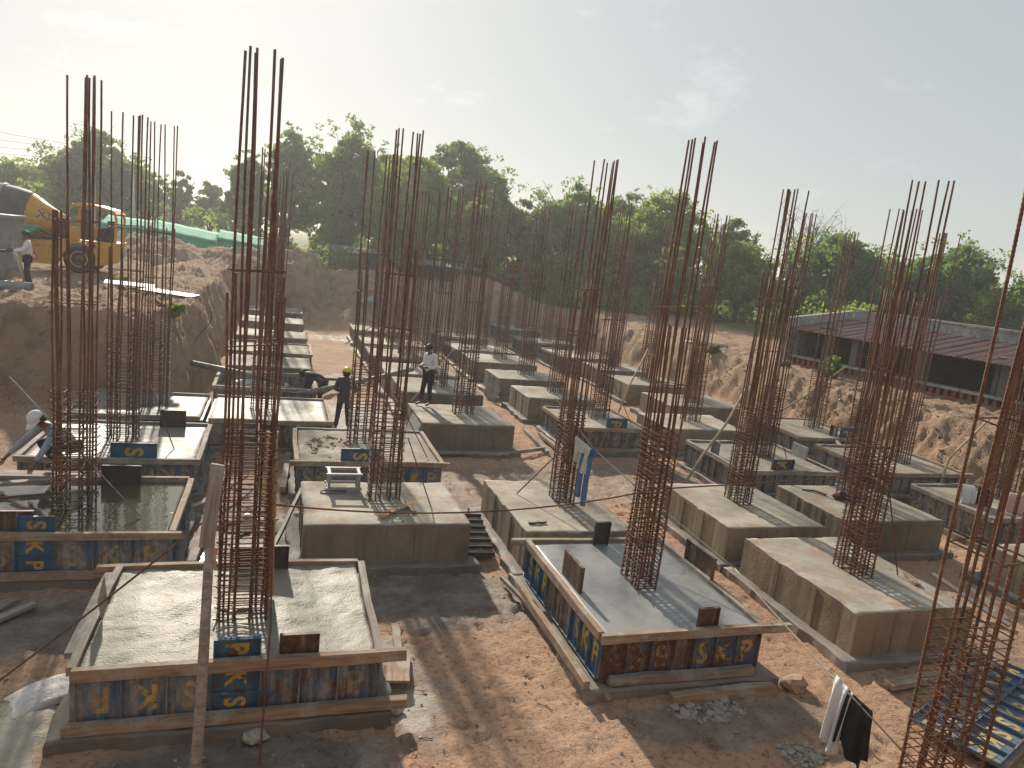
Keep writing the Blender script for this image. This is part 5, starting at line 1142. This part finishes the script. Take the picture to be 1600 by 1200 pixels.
# cab: posts, roof, panels, glazing gaps left open as in the photo
cabM = W[tr]
def poly_post(pts, w=.07): mb = MB(); mb.tube(pts, w, 4); return mb
TB('cab_post', poly_post([(-.42, -.05, 1.28), (-.40, -.05, 2.35), (-.22, -.05, 2.62)], .06), 'truck_yellow'); TB('cab_post', poly_post([(.42, -.05, 1.28), (.42, -.05, 2.55)], .05), 'truck_yellow')
TB('cab_post', poly_post([(1.22, -.05, 1.28), (1.24, -.05, 2.20), (1.16, -.05, 2.48)], .06), 'truck_yellow'); TB('cab_post', poly_post([(-.42, 1.6, 1.28), (-.40, 1.6, 2.35), (-.22, 1.6, 2.62)], .06), 'truck_yellow')
TB('cab_post', poly_post([(1.22, 1.6, 1.28), (1.24, 1.6, 2.20), (1.16, 1.6, 2.48)], .06), 'truck_yellow')
mb = MB(); mb.prism([(-.32, 2.56), (-.1, 2.68), (.5, 2.67), (1.1, 2.55), (1.26, 2.40), (1.2, 2.36), (1.05, 2.47), (.5, 2.57), (-.25, 2.54)], -.12, 1.7); TB('cab_roof', mb, 'truck_yellow')
mb = MB(); mb.box(-.40, .0, -.07, -.03, 1.28, 1.75); TB('cab_panel', mb, 'truck_yellow'); mb = MB(); mb.box(-.40, .40, 1.56, 1.6, 1.28, 1.8); TB('cab_panel', mb, 'truck_yellow')
mb = MB(); mb.box(.04, .38, -.08, -.04, 1.32, 2.45); TB('cab_door', mb, 'seat_dark')
mb = MB(); mb.box(.5, .9, .4, 1.0, 1.28, 1.72); mb.box(.85, 1.05, .4, 1.0, 1.5, 2.1); TB('seat', mb, 'seat_dark')
mb = MB(); mb.tube([(.55, .3, 1.3), (.75, .2, 1.75), (1.05, .1, 1.8), (1.1, .05, 1.3)], .10, 8); TB('jacket', mb, 'cloth_navy', smooth=True)
mb = MB(); mb.box(-.35, .1, -.2, .15, .95, 1.14); TB('tool_box', mb, 'steel_grey')
# drum (axis rising to the left/rear)
ax0 = Vector((-.55, .85, 1.75)); ax1 = Vector((-4.6, .85, 2.35)); dM = frame(ax0, ax1) @ Matrix.Rotation(math.pi / 2, 4, 'Y'); dM = W[tr] @ dM
mb = MB(); mb.lathe([(.22, 0), (.30, .05), (.60, .75), (.90, 1.35)], 36); TB('drum_cone', mb, 'truck_yellow', smooth=True, M=dM)
mb = MB(); mb.lathe([(.901, 1.351), (.96, 1.5), (1.0, 1.9), (.99, 2.6), (.8, 3.3), (.5, 4.2)], 36); dr = TB('drum', mb, 'drum_grey', smooth=True, M=dM)
mb = MB(); mb.lathe([(.995, 2.25), (1.04, 2.27), (1.04, 2.36), (.995, 2.38)], 36); mbobj('track_ring', mb, 'galvanised', dr, True, M=dM)
# painted mark on the cone: blue strokes and a red chevron
def cone_r(s): return .30 + (.60 - .30) * (s - .05) / .7 if s < .75 else .60 + .30 * (s - .75) / .6
def decal(pts, w, mat):
    mb = MB(); q = []
    for s, a in pts:
        r_ = cone_r(s) + .006; q.append(Vector((r_ * math.cos(a), r_ * math.sin(a), s)))
    mb.tube(q, w, 4); mbobj('painted_mark', mb, mat, tr, M=dM)
best = None
for k in range(36):   # find the side of the cone that looks at the camera and slightly up
    a = 2 * math.pi * k / 36; p = dM @ Vector((math.cos(a), math.sin(a), .8)); c_ = dM @ Vector((0, 0, .8)); n_ = (p - c_).normalized(); sc_ = -n_.y * 1.0 + n_.z * .35
    if best is None or sc_ > best[0]: best = (sc_, a)
A0 = best[1]
for pts, mat in (([(.98, -.22), (.78, .22)], 'decal_blue'), ([(.98, .18), (.80, -.05), (.70, -.2)], 'decal_blue'), ([(.62, -.25), (.62, .2)], 'decal_blue'), ([(.70, .22), (.52, .2)], 'decal_blue'), ([(.92, .30), (.80, .42), (.66, .32)], 'decal_red'), ([(.50, -.15), (.44, .3)], 'decal_blue')):
    for sg in ((1,)): decal([(s, A0 + sg * a) for s, a in pts], .022, mat)
mb = MB(); mb.prism([(-2.6, 1.25), (-1.3, 1.3), (-.75, 1.25), (-.9, .95), (-2.5, .92)], .2, .32); TB('drum_cradle', mb, 'steel_dark')
mb = MB(); mb.prism([(-3.2, 1.55), (-1.25, 1.62), (-1.25, 1.56), (-1.9, 1.05), (-3.2, 1.1)], -.85, -.35); TB('water_tray', mb, 'tarp_green')
mb = MB(); mb.box(-3.2, -1.2, -.9, -.3, 1.625, 1.66); TB('tray_lid', mb, 'tarp_green_top')
mb = MB(); mb.tube([(-1.9, .0, 1.2), (-1.4, -.05, 1.55), (-.9, -.05, 1.3), (-.6, -.1, 1.5)], .05, 8); mb.tube([(-1.2, .05, 1.1), (-.8, 0, 1.4), (-.5, .0, 1.25)], .04, 8); TB('hydraulic_hose', mb, 'rubber', smooth=True)
mb = MB(); mb.box(-1.0, -.6, .3, 1.4, 1.28, 2.05); TB('engine_cover', mb, 'seat_dark')

# grey hopper / pump at the left edge
hp_ = thing('concrete_pump', (-8.35, 25.7, hz(-8.3, 25.7)), 'cement caked grey concrete pump with hopper cut by left frame', 'pump')
mb = MB(); mb.prism([(-1.2, 1.05), (.75, 1.05), (.85, 1.95), (-1.2, 1.95)], -.4, .8); mbobj('hopper', mb, 'cement_machine', hp_)
mb = MB(); mb.box(-1.25, .9, -.46, .86, 1.95, 2.04); mbobj('rim', mb, 'galvanised', hp_)
mb = MB(); mb.prism([(-1.2, .1), (.55, .1), (.75, .5), (.70, .95), (-1.2, 1.0)], -.35, .75); mbobj('body', mb, 'cement_machine', hp_)
mb = MB(); mb.tube([(.8, -.2, 1.1), (1.0, -.25, .7), (1.12, -.2, .12)], [.06, .05, .04], 8); mbobj('chute_cloth', mb, 'cloth_cream', hp_, True)
for x in (-.7, .35):
    mb = MB(); Mx = W[hp_] @ Matrix.Translation((x, -.45, .2)) @ Matrix.Rotation(math.pi / 2, 4, 'X'); mb.lathe([(.1, -.08), (.2, -.07), (.21, .07), (.1, .08)], 16); mbobj('wheel', mb, 'rubber', hp_, True, M=Mx)

# ------------------------------------------------------------------ low shed on the right bank
SH0 = Vector((21.2, 26.5, 0)); SD = Vector((.248, -.969, 0)).normalized(); SN = Vector((.969, .248, 0)).normalized(); SB = 1.66; SL = 17.0
sh = thing('shed', (SH0.x, SH0.y, SB), 'long low shed with brown corrugated roof and weathered parapet', 'shed')
SM = Matrix((SD, SN, Vector((0, 0, 1)))).transposed().to_4x4(); SM.translation = (SH0.x, SH0.y, SB)   # x along the front, y to the back
def S(name, mb, mat, parent=sh, smooth=False): return mbobj(name, mb, mat, parent, smooth, M=SM)
mb = MB(); mb.box(0, SL, 4.0, 4.25, -.6, 2.50); S('back_wall', mb, 'parapet_plaster')
m2 = MB(); vs = [(-.25, -.35, -.6), (-.02, -.35, -.6), (-.02, 3.99, -.6), (-.25, 3.99, -.6), (-.25, -.35, 2.0), (-.02, -.35, 2.0), (-.02, 3.99, 2.5), (-.25, 3.99, 2.5)]
m2.add(vs, [(0, 3, 2, 1), (4, 5, 6, 7), (0, 1, 5, 4), (1, 2, 6, 5), (2, 3, 7, 6), (3, 0, 4, 7)]); S('end_wall', m2, 'parapet_plaster')
mb = MB(); mb.box(-.02, SL, 3.75, 3.99, -.6, 2.0); S('inner_wall', mb, 'shed_wall')
# coping on the parapet, in worn lengths
for i in range(7):
    mb = MB(); a = i * SL / 7; mb.box(a + .01, a + SL / 7 - .01, 3.92, 4.33, 2.503 + random.uniform(0, .03), 2.60 + random.uniform(0, .03)); S('coping', mb, 'parapet_plaster')
# corrugated roof, sheet by sheet
nsh = 17
for i in range(nsh):
    w = SL / nsh; vs = []; fs = []; K = 20; dz = random.uniform(-.012, .012); out = random.uniform(-.08, .08) - (.25 if i in (9, 10) else 0) * random.random()
    for j, (yy, zz) in enumerate(((-.42 + out, 1.56), (3.74, 2.12))):
        for k in range(K + 1): vs.append((i * w + (w + .03) * k / K, yy, zz + dz + .02 * math.cos(2 * math.pi * k / K * 6) + .004 * (i % 2)))
    n_ = len(vs); vs += [(a, b, c - .008) for a, b, c in vs]
    for k in range(K): fs += [(k, k + 1, K + 2 + k, K + 1 + k), (n_ + K + 1 + k, n_ + K + 2 + k, n_ + k + 1, n_ + k), (k, n_ + k, n_ + k + 1, k + 1)]
    mb = MB(); mb.add(vs, fs); S('roof_sheet', mb, 'roof_sheet')
for i in range(7):   # posts along the open front
    x = .1 + i * (SL - .3) / 6; mb = MB(); mb.box(x - .14, x + .14, .02, .28, .44, 1.50); S('pillar', mb, 'shed_wall')
mb = MB(); mb.box(0, SL, .04, .24, 1.501, 1.56); S('eave_beam', mb, 'timber_grey')
mb = MB(); mb.box(1.4, 1.55, .3, 3.74, .0, 1.75); S('partition', mb, 'shed_wall')
mb = MB(); mb.box(8.0, 8.15, .3, 3.74, .0, 1.75); S('partition', mb, 'shed_wall')
mb = MB(); mb.box(0, SL, 0, 3.74, -.5, -.02); S('floor_slab', mb, 'shed_wall')
mb = MB(); mb.box(-.02, SL, -.06, .3, .34, .438); S('ledge', mb, 'parapet_plaster')
mb = MB(); mb.box(0, SL, .0, .22, -.018, .10); S('plinth', mb, 'brick')
nb = 62
bm_ = MB(); bm_.box(-.06, .06, .0, .22, .101, .339); bme = bm_.mesh('brick'); bme.materials.append(MATS['brick'])
for i in range(nb):    # honeycomb of upright bricks
    o = mkobj('brick', bme, None, SM @ Matrix.Translation((.12 + i * SL / nb, random.gauss(0, .006), 0)) @ Matrix.Rotation(random.gauss(0, .03), 4, 'Z'), sh)

# ------------------------------------------------------------------ huts and tarpaulins behind the heap
def hut(label, x0, x1, y, zb, ze, zr, dep, roofmat, wallmat, n=5, name='hut', posts=True):
    z = hz((x0 + x1) / 2, y); t = thing(name, ((x0 + x1) / 2, y, z), label, 'hut', 'low roofs behind the earth heap'); b = W[t].translation
    mb = MB(); mb.box(x0 - b.x, x1 - b.x, dep - .2, dep, -.5, zr - z - .1); mbobj('wall', mb, wallmat, t)
    for i in range(n):
        a = x0 + (x1 - x0) * i / n; c = x0 + (x1 - x0) * (i + 1) / n; dz = random.uniform(-.06, .06); mb = MB()
        sl = (zr - ze)
        vs = [(a - b.x, -.3, ze - z + dz), (c - b.x + .05, -.3, ze - z + dz), (c - b.x + .05, dep + .2, zr - z + dz), (a - b.x, dep + .2, zr - z + dz)]
        vs += [(p, q, r_ - .05) for p, q, r_ in vs]; mb.add(vs, [(0, 1, 2, 3), (7, 6, 5, 4), (0, 4, 5, 1), (1, 5, 6, 2), (2, 6, 7, 3), (3, 7, 4, 0)]); mbobj('roof_sheet', mb, roofmat[i % len(roofmat)], t)
    for i in range(n + 1):
        a = x0 + (x1 - x0) * i / n; mb = MB(); mb.box(a - b.x - .06, a - b.x + .06, 0, .12, -.4, ze - z - .06); mbobj('post', mb, 'bark', t)
    return t
hut('thatched hut end with pale roof behind the heap', 3.6, 7.4, 57, 2, 3.75, 4.1, 3.0, ['thatch', 'sheet_white'], 'shed_wall', 4)
hut('long low shed roof with blue grey sheets behind the heap', 7.6, 15.2, 58, 2, 3.35, 3.62, 3.0, ['sheet_blue', 'sheet_white', 'sheet_blue'], 'shed_wall', 7)
hut('low grey hut roof at the end of the heap', 15.6, 20.5, 59, 1.8, 3.0, 3.25, 3.0, ['sheet_white', 'thatch'], 'shed_wall', 4)
def tarp(label, x0, x1, y, zl, zr_, dep, drop, seed):
    t = thing('tarpaulin', ((x0 + x1) / 2, y, hz((x0 + x1) / 2, y)), label, 'tarpaulin', 'green tarpaulin shelters'); b = W[t].translation; N = 18; mb = MB(); vs = []; fs = []
    for j in range(6):
        for i in range(N + 1):
            u = i / N; x = x0 + (x1 - x0) * u; z = zl + (zr_ - zl) * u - .03 * math.sin(math.pi * ((u * 3) % 1)) + .55 * j / 5 ; vs.append((x - b.x, dep * j / 5, z - b.z))
    for j in range(5):
        for i in range(N): a = j * (N + 1) + i; fs.append((a, a + 1, a + N + 2, a + N + 1))
    mb.add(vs, fs); o_ = mbobj('roof_sheet', mb, 'tarp_green_top', t, True); q = o_.modifiers.new('thick', 'SOLIDIFY'); q.thickness = .02
    mb = MB(); vs = []; fs = []
    for j in range(5):
        for i in range(N + 1):
            u = i / N; x = x0 + (x1 - x0) * u; z = zl + (zr_ - zl) * u - .03 * math.sin(math.pi * ((u * 3) % 1)) - .03 - drop * j / 4; vs.append((x - b.x, .03 + .06 * math.sin(u * 40) * j / 4 + .12, z - b.z))
    for j in range(4):
        for i in range(N): a = j * (N + 1) + i; fs.append((a, a + 1, a + N + 2, a + N + 1))
    mb.add(vs, fs); o_ = mbobj('side_sheet', mb, 'tarp_green', t, True); q = o_.modifiers.new('thick', 'SOLIDIFY'); q.thickness = .02
    for i in range(4):
        x = x0 + (x1 - x0) * i / 3; mb = MB(); mb.box(x - b.x - .05, x - b.x + .05, .16, .26, -.3, zl + (zr_ - zl) * i / 3 - b.z - .1); mbobj('post', mb, 'galvanised', t)
tarp('green tarpaulin shelter, left of the three behind the heap', -10.6, -7.9, 51.5, 4.02, 3.95, 2.5, 1.5, 1)
tarp('green tarpaulin shelter, long middle one behind the heap', -7.7, -3.9, 51, 4.05, 3.62, 2.5, 1.4, 2)
tarp('green tarpaulin shelter, right of the three behind the heap', -3.9, -.9, 51.8, 3.85, 3.6, 2.5, 1.2, 3)
# small white gabled house far off
hw = thing('house', (-14.5, 86, hz(-14.5, 86)), 'small white gabled house front far off among the trees', 'house'); 
mb = MB(); arcp = [(-1.6, 0), (1.6, 0), (1.6, 4.3), (1.1, 4.9), (.5, 5.25), (0, 5.35), (-.5, 5.25), (-1.1, 4.9), (-1.6, 4.3)]; mb.prism(arcp, 0, 4); mbobj('wall', mb, 'sheet_white', hw)
mb = MB(); mb.prism([(-.3, 4.2), (.3, 4.2), (.3, 4.6), (0, 4.85), (-.3, 4.6)], -.04, -.005); mbobj('window', mb, 'seat_dark', hw)
mb = MB(); mb.box(1.65, 5.0, .3, 4, 0, 3.6); mbobj('wing', mb, 'sheet_white', hw)
mb = MB(); mb.box(1.62, 5.4, .0, 4.2, 3.62, 3.8); mbobj('roof', mb, 'drum_grey', hw)
# poles and wires
for i, (x, y, h, lab) in enumerate([(-13.9, 66, 8.5, 'tall white utility pole behind the mixer cab'), (-11.1, 66, 6.2, 'short white utility pole behind the mixer cab')]):
    t = thing('utility_pole', (x, y, hz(x, y)), lab, 'pole', 'utility poles'); mb = MB(); mb.tube([(0, 0, -.3), (-.25, 0, h)], [.16, .10], 8); mbobj('shaft', mb, 'pole_white', t, True)
    mb = MB(); mb.box(-.85, .35, -.06, .06, h - .6, h - .5); mbobj('crossarm', mb, 'galvanised', t)
for k, z in enumerate((9.9, 9.3, 8.75, 8.5)):
    tagm(rod('power_line', sag((-15.2, 66, 9.4 - .35 * k), (-45, 62, z + 2.6 - .8 * k), .7), .018, 'rubber', n=4), f'thin overhead power line at upper left, {ORD[k]} from top', 'power line', 'overhead wires')

# ------------------------------------------------------------------ trees
def leaves(mb, centres, radii, per, size, rs, flat=.75):
    V_ = []; F_ = []
    for c, r_ in zip(centres, radii):
        n = per; d = rs.normal(size=(n, 3)); d /= np.linalg.norm(d, axis=1)[:, None] + 1e-9
        p = c + d * (r_ * rs.random(n) ** .45)[:, None] * np.array([1, 1, flat])
        a = rs.normal(size=(n, 3)); a /= np.linalg.norm(a, axis=1)[:, None]
        b = np.cross(a, rs.normal(size=(n, 3))); b /= np.linalg.norm(b, axis=1)[:, None] + 1e-9
        s = (size * rs.uniform(.55, 1.35, n))[:, None]
        q = np.stack([p - a * s, p + b * s * .55, p + a * s, p - b * s * .55], 1)
        V_.append(q.reshape(-1, 3))
    V_ = np.concatenate(V_); return V_
def leaf_mesh(name, V_, mat):
    n = len(V_) // 4; me_ = bpy.data.meshes.new(name); me_.vertices.add(len(V_)); me_.vertices.foreach_set('co', V_.astype(np.float32).ravel())
    me_.loops.add(4 * n); me_.loops.foreach_set('vertex_index', np.arange(4 * n, dtype=np.int32)); me_.polygons.add(n)
    me_.polygons.foreach_set('loop_start', np.arange(0, 4 * n, 4, dtype=np.int32)); me_.polygons.foreach_set('loop_total', np.full(n, 4, np.int32)); me_.update()
    me_.materials.append(MATS[mat]); return me_
def tree(label, x, y, topz, rad, mat, seed, dens=1.0, low=.25, size=.2, bare=False, name='tree', shape=1.0):
    rs = np.random.default_rng(seed); z0 = hz(x, y); H = topz - z0
    t = thing(name, (x, y, z0), label, 'tree', 'trees beyond the pit'); mb = MB()
    r0 = .05 + .022 * H; lean = rs.uniform(-.04, .04, 2) * H
    fork = Vector((lean[0] * .4, lean[1] * .4, H * max(.16, low * .8)))
    mb.tube([(0, 0, -.3), fork * .5 + Vector((rs.uniform(-.05, .05), 0, 0)), fork], [r0 * 1.25, r0, r0 * .85], 8)
    cz = H * (low + 1) / 2; hh = H * (1 - low) / 2; tips = []
    nb = 9 if not bare else 16
    for i in range(nb):
        a = 2 * math.pi * (i + rs.uniform(-.3, .3)) / nb * 1.618 * 2; el = rs.uniform(-.25, 1.0); q = rs.uniform(.55, .95)
        tip = Vector((rad * q * math.cos(a) * math.cos(el * 1.1), rad * q * math.sin(a) * math.cos(el * 1.1), cz + hh * q * math.sin(el * 1.5)))
        mid = fork.lerp(tip, .5) + Vector((rs.uniform(-.12, .12) * rad, rs.uniform(-.12, .12) * rad, rs.uniform(0, .12) * H))
        mb.tube([fork * .85, mid, tip], [r0 * .55, r0 * .3, r0 * .1], 6); tips.append(tip); tips.append(mid)
        for k in range(2 if not bare else 6):
            e = tip + Vector(rs.normal(size=3).tolist()) * rad * (.22 if not bare else .3); mb.tube([mid.lerp(tip, rs.uniform(.2, .9)), e], [r0 * .14, r0 * .04], 4)
            if bare:
                for _ in range(3): e2 = e + Vector(rs.normal(size=3).tolist()) * rad * .16; mb.tube([e, e2], [r0 * .05, r0 * .02], 3)
    mbobj('trunk', mb, 'bark', t, True)
    # crown: clumps spread through a lumpy ellipsoid
    nc = int((150 if not bare else 18) * dens * max(.6, min(2.6, (rad / 2.6) ** 1.5 * max(1, hh / rad) ** .6)))
    d = rs.normal(size=(nc, 3)); d /= np.linalg.norm(d, axis=1)[:, None]; q = rs.random(nc) ** .42
    lob = 1 + .30 * np.sin(d[:, 0] * 3.1 + seed) * np.cos(d[:, 1] * 2.7 + seed * 2) + .16 * np.sin(d[:, 2] * 6 + seed)
    c = d * (q * lob)[:, None] * np.array([rad * .9, rad * .9, hh * .9])
    c[:, :2] *= (1 - .30 * shape * np.clip(c[:, 2] / hh, -1, 1))[:, None]
    c += np.array([lean[0], lean[1], cz]); rr = rs.uniform(.14, .28, nc) * min(rad, 3.4) * .85
    V_ = leaves(None, c, rr, 70 if not bare else 12, size, rs)
    # stray sprigs outside the outline
    ns = int(nc * .3); d = rs.normal(size=(ns, 3)); d /= np.linalg.norm(d, axis=1)[:, None]
    c2 = d * np.array([rad, rad, hh]) * rs.uniform(.92, 1.14, ns)[:, None] + np.array([lean[0], lean[1], cz])
    V_ = np.concatenate([V_, leaves(None, c2, np.full(ns, rad * .12), 12, size * .8, rs)])
    mkobj('crown', leaf_mesh('crown', V_, mat), None, W[t], t)
    return t
TREES = [
 (-23, 80, 8.4, 3.6, 'leaf_light', 'pale yellow green tree at the left frame edge'), (-16.3, 75, 11.3, 4.4, 'leaf_olive', 'big grey green tree behind the mixer drum'),
 (-12.2, 80, 9.1, 1.9, 'leaf_mid', 'narrow tree right of the small white house'), (-10, 85, 9.4, 1.9, 'leaf_olive', 'airy small crowned tree far behind the tarpaulins'), (-7.2, 85, 8.5, 1.7, 'leaf_olive', 'small far tree left of the sky gap'),
 (-3.2, 70, 10.8, 2.1, 'leaf_dark', 'dark tree right of the sky gap'), (.3, 66, 13.1, 2.3, 'leaf_mid', 'tall tree with bushy head behind the near left cage'), (4.6, 62, 13.4, 3.4, 'leaf_mid', 'tallest pointed tree left of centre'),
 (8.7, 70, 13.3, 2.2, 'leaf_olive', 'airy tree top between the tallest and the round dark tree'), (9.2, 57, 11.1, 3.5, 'leaf_light', 'rounded feathery yellow green tree left of centre'),
 (15, 64, 13.2, 5.0, 'leaf_dark', 'broad domed dark green tree at centre'), (14.4, 53.5, 9.0, 2.1, 'leaf_pale', 'pale flowering tree before the dark domed one'), (19.6, 60, 9.6, 2.0, 'leaf_olive', 'thin see-through tree right of the domed one'),
 (22.7, 58, 11.1, 3.7, 'leaf_mid', 'light crowned tree behind the cage with jeans'), (28, 60, 11.2, 2.8, 'leaf_mid', 'loose tree right of the light crowned one'), (29, 54, 11.2, 4.0, 'leaf_light', 'bright green tree behind the wet slab cage'),
 (37.9, 56, 9.4, 2.3, 'leaf_dark', 'small dark tree left of the leafless one'), (32.7, 48, 7.6, 2.8, 'leaf_light', 'low yellow green tree left of the shed'), (39.6, 46, 9.2, 4.2, 'leaf_dark', 'large round deep green tree behind the shed'),
 (50.6, 46, 10.0, 4.0, 'leaf_dark', 'dark tree behind the right end of the shed'), (50.1, 40, 7.2, 2.6, 'leaf_light', 'yellow green bush tree at the right frame edge'), (47.5, 50, 8.2, 2.9, 'leaf_light', 'yellow green tree between the two dark ones behind the shed'),
 (26.5, 47, 6.6, 1.7, 'leaf_pale', 'young yellow green tree with dark trunk behind the right bank')]
for i, (x, y, tz, rd, m_, lab) in enumerate(TREES):
    tree(lab, x, y, tz, rd, m_, 100 + i, dens=.62 if 'airy' in lab or 'thin' in lab or 'young' in lab else 1.15, low=.12 if rd > 3 else .2, size=.2 if y > 56 else .17)
tree('leafless tree with twiggy crown left of the round green tree', 41, 52, 10.8, 3.0, 'leaf_olive', 300, .5, .3, .1, True)
tree('bare bluish twiggy tree behind the right hand cages', 36.2, 58, 10.0, 2.2, 'leaf_olive', 301, .6, .3, .1, True)
# thicket under the trees
rs = np.random.default_rng(5); cs = []; cr = []
for (xa, xb, ya, yb, za, zb, n) in [(-32, -2, 66, 84, 2.2, 5.6, 120), (-3, 22, 62, 74, 2.2, 5.5, 130), (18, 34, 52, 66, 1.8, 5.2, 130), (30, 62, 47, 62, 1.6, 4.6, 150), (17, 27, 47.5, 52, 1.6, 3.0, 40)]:
    xs = rs.uniform(xa, xb, n); ys = rs.uniform(ya, yb, n); zz = za + (zb - za) * rs.random(n) ** 1.6
    cs.append(np.stack([xs, ys, zz], 1)); cr.append(rs.uniform(.7, 1.5, n))
cs = np.concatenate(cs); cr = np.concatenate(cr)
half = np.arange(len(cs)) % 3
for k, m_ in enumerate(('leaf_dark', 'leaf_mid', 'leaf_light')):
    V_ = leaves(None, cs[half == k], cr[half == k], 120, .2, rs); o = mkobj('thicket', leaf_mesh('thicket', V_, m_), None, Matrix()); meta(o, ['dark', 'green', 'yellowish'][k] + ' undergrowth massed below the trees', None, None, 'stuff')
# shrubs and tufts
def shrub(label, x, y, r_, h, mat, seed, size=.09, n=14, z=None):
    rs = np.random.default_rng(seed); z0 = hz(x, y) if z is None else z; t = thing('shrub', (x, y, z0), label, 'shrub', 'shrubs and weeds'); mb = MB()
    for k in range(5): mb.tube([(0, 0, -.05), (rs.uniform(-.6, .6) * r_, rs.uniform(-.6, .6) * r_, h * .7)], [.02, .008], 4)
    mbobj('stem', mb, 'bark', t); c = rs.normal(size=(n, 3)) * np.array([r_ * .45, r_ * .45, h * .22]) + np.array([0, 0, h * .55])
    mkobj('foliage', leaf_mesh('foliage', leaves(None, c, np.full(n, r_ * .4), 40, size, rs), mat), None, W[t], t)
shrub('leafy shrub growing before the shed front', 20.4, 22.9, .5, .75, 'leaf_mid', 1); shrub('bright weed at the foot of the shed shrub', 20.0, 22.6, .3, .4, 'leaf_light', 2)
shrub('large bush behind the shed end wall', 27.6, 30.5, 1.9, 2.6, 'leaf_light', 3, .12, 60); shrub('weed tuft on the right bank slope below the pale pipe', 18.6, 28.5, .35, .35, 'leaf_grass', 4)
shrub('weed tuft below the shed corner', 19.7, 24.9, .25, .25, 'leaf_grass', 5); shrub('weed tuft on the left bank corner', -2.7, 22.2, .25, .35, 'leaf_grass', 6, .06)
shrub('green weeds beside the mixer wheel', -5.6, 30.6, .4, .25, 'leaf_grass', 7, .06); shrub('green bush by the hut behind the heap', 4.6, 53.5, 1.0, 1.4, 'leaf_light', 8, .12, 20); shrub('low bush right of the hut roofs', 13.8, 53.0, 1.6, 1.3, 'leaf_mid', 9, .14, 30)

# ------------------------------------------------------------------ small litter
rubble('crumbs', 'dark dry crumbs on the left half of the crumbly slab', 1.15, 15.1, .5, .8, 150, .01, .05, 'stone_brown', zoff=ZT - .02)
mb = MB(); rs2 = random.Random(8)
for _ in range(260):
    x, y = rs2.uniform(-2.5, 12), rs2.uniform(5.2, 16); a = rs2.uniform(0, 3.14); L = rs2.uniform(.04, .22); z = hz(x, y) + .012
    mb.tube([(x, y, z), (x + L * .5 * math.cos(a), y + L * .5 * math.sin(a), z + rs2.uniform(0, .015)), (x + L * math.cos(a + .2), y + L * math.sin(a + .2), z)], rs2.uniform(.002, .006), 4)
meta(mkobj('twigs', mb.mesh('twigs'), 'bark', Matrix()), 'twigs and wire scraps littering the pit floor', None, None, 'stuff')
def puddle(label, x, y, rx, ry, seed):
    N = 40; pts = []
    for k in range(N):
        a = 2 * math.pi * k / N; q = 1 + .35 * float(fbm(np.array([math.cos(a) * 1.3 + seed]), np.array([math.sin(a) * 1.3]), 3, 1.5)[0]); pts.append((x + rx * q * math.cos(a), y + ry * q * math.sin(a)))
    z = float(np.median(height(np.array([p[0] for p in pts]), np.array([p[1] for p in pts])))) + .012
    mb = MB(); mb.add([(p, q, z) for p, q in pts], [tuple(range(N))]); meta(mkobj('puddle', mb.mesh('puddle'), 'ponded_water', Matrix()), label, None, None, 'structure')
puddle('muddy puddle beside the flooded formwork', -.86, 10.75, .33, .75, 3); puddle('muddy puddle in the gully behind the cage', -.45, 12.9, .42, .6, 5)
for (x, y, w, d, rz, m_, lab) in ((-4.75, 27.6, 1.5, 1.0, .15, 'sheet_white', 'pale plywood sheet lying on the upper left ground'), (-3.35, 26.2, 1.7, .7, -.3, 'steel_grey', 'grey steel sheet lying near the left bank edge')):
    mb = MB(); mb.box(-w / 2, w / 2, -d / 2, d / 2, 0, .03); tagm(mkobj('sheet', mb.mesh('sheet'), m_, Matrix.Translation((x, y, hz(x, y) + .16)) @ Euler((.03, .04, rz)).to_matrix().to_4x4()), lab, 'sheet')
for (x, y, h_, lab) in ((-5.9, 41.5, .5, 'left of the two grey blocks before the spoil heap'), (-5.2, 41.3, .55, 'right of the two grey blocks before the spoil heap')):
    mb = MB(); mb.prism([(-.2, 0), (.2, 0), (.19, h_ * .9), (.1, h_), (-.12, h_), (-.2, h_ * .85)], -.15, .15); tagm(mkobj('concrete_block', mb.mesh('concrete_block'), 'stone', Matrix.Translation((x, y, hz(x, y)))), lab, 'block')

# ------------------------------------------------------------------ dusty air
mb = MB(); mb.box(-420, 420, -40, 620, -1.6, 17); hzo = mkobj('haze', mb.mesh('haze'), None, Matrix()); meta(hzo, 'thin dusty afternoon air over the whole site', None, None, 'stuff')
hm = bpy.data.materials.new('haze'); hm.use_nodes = True; hn = hm.node_tree; hn.nodes.clear(); ho = hn.nodes.new('ShaderNodeOutputMaterial'); hv = hn.nodes.new('ShaderNodeVolumePrincipled')
hv.inputs['Color'].default_value = (0.92, 0.93, 0.95, 1); hv.inputs['Density'].default_value = 0.0011; hv.inputs['Anisotropy'].default_value = 0.5
hn.links.new(hv.outputs[0], ho.inputs['Volume']); hzo.data.materials.append(hm)
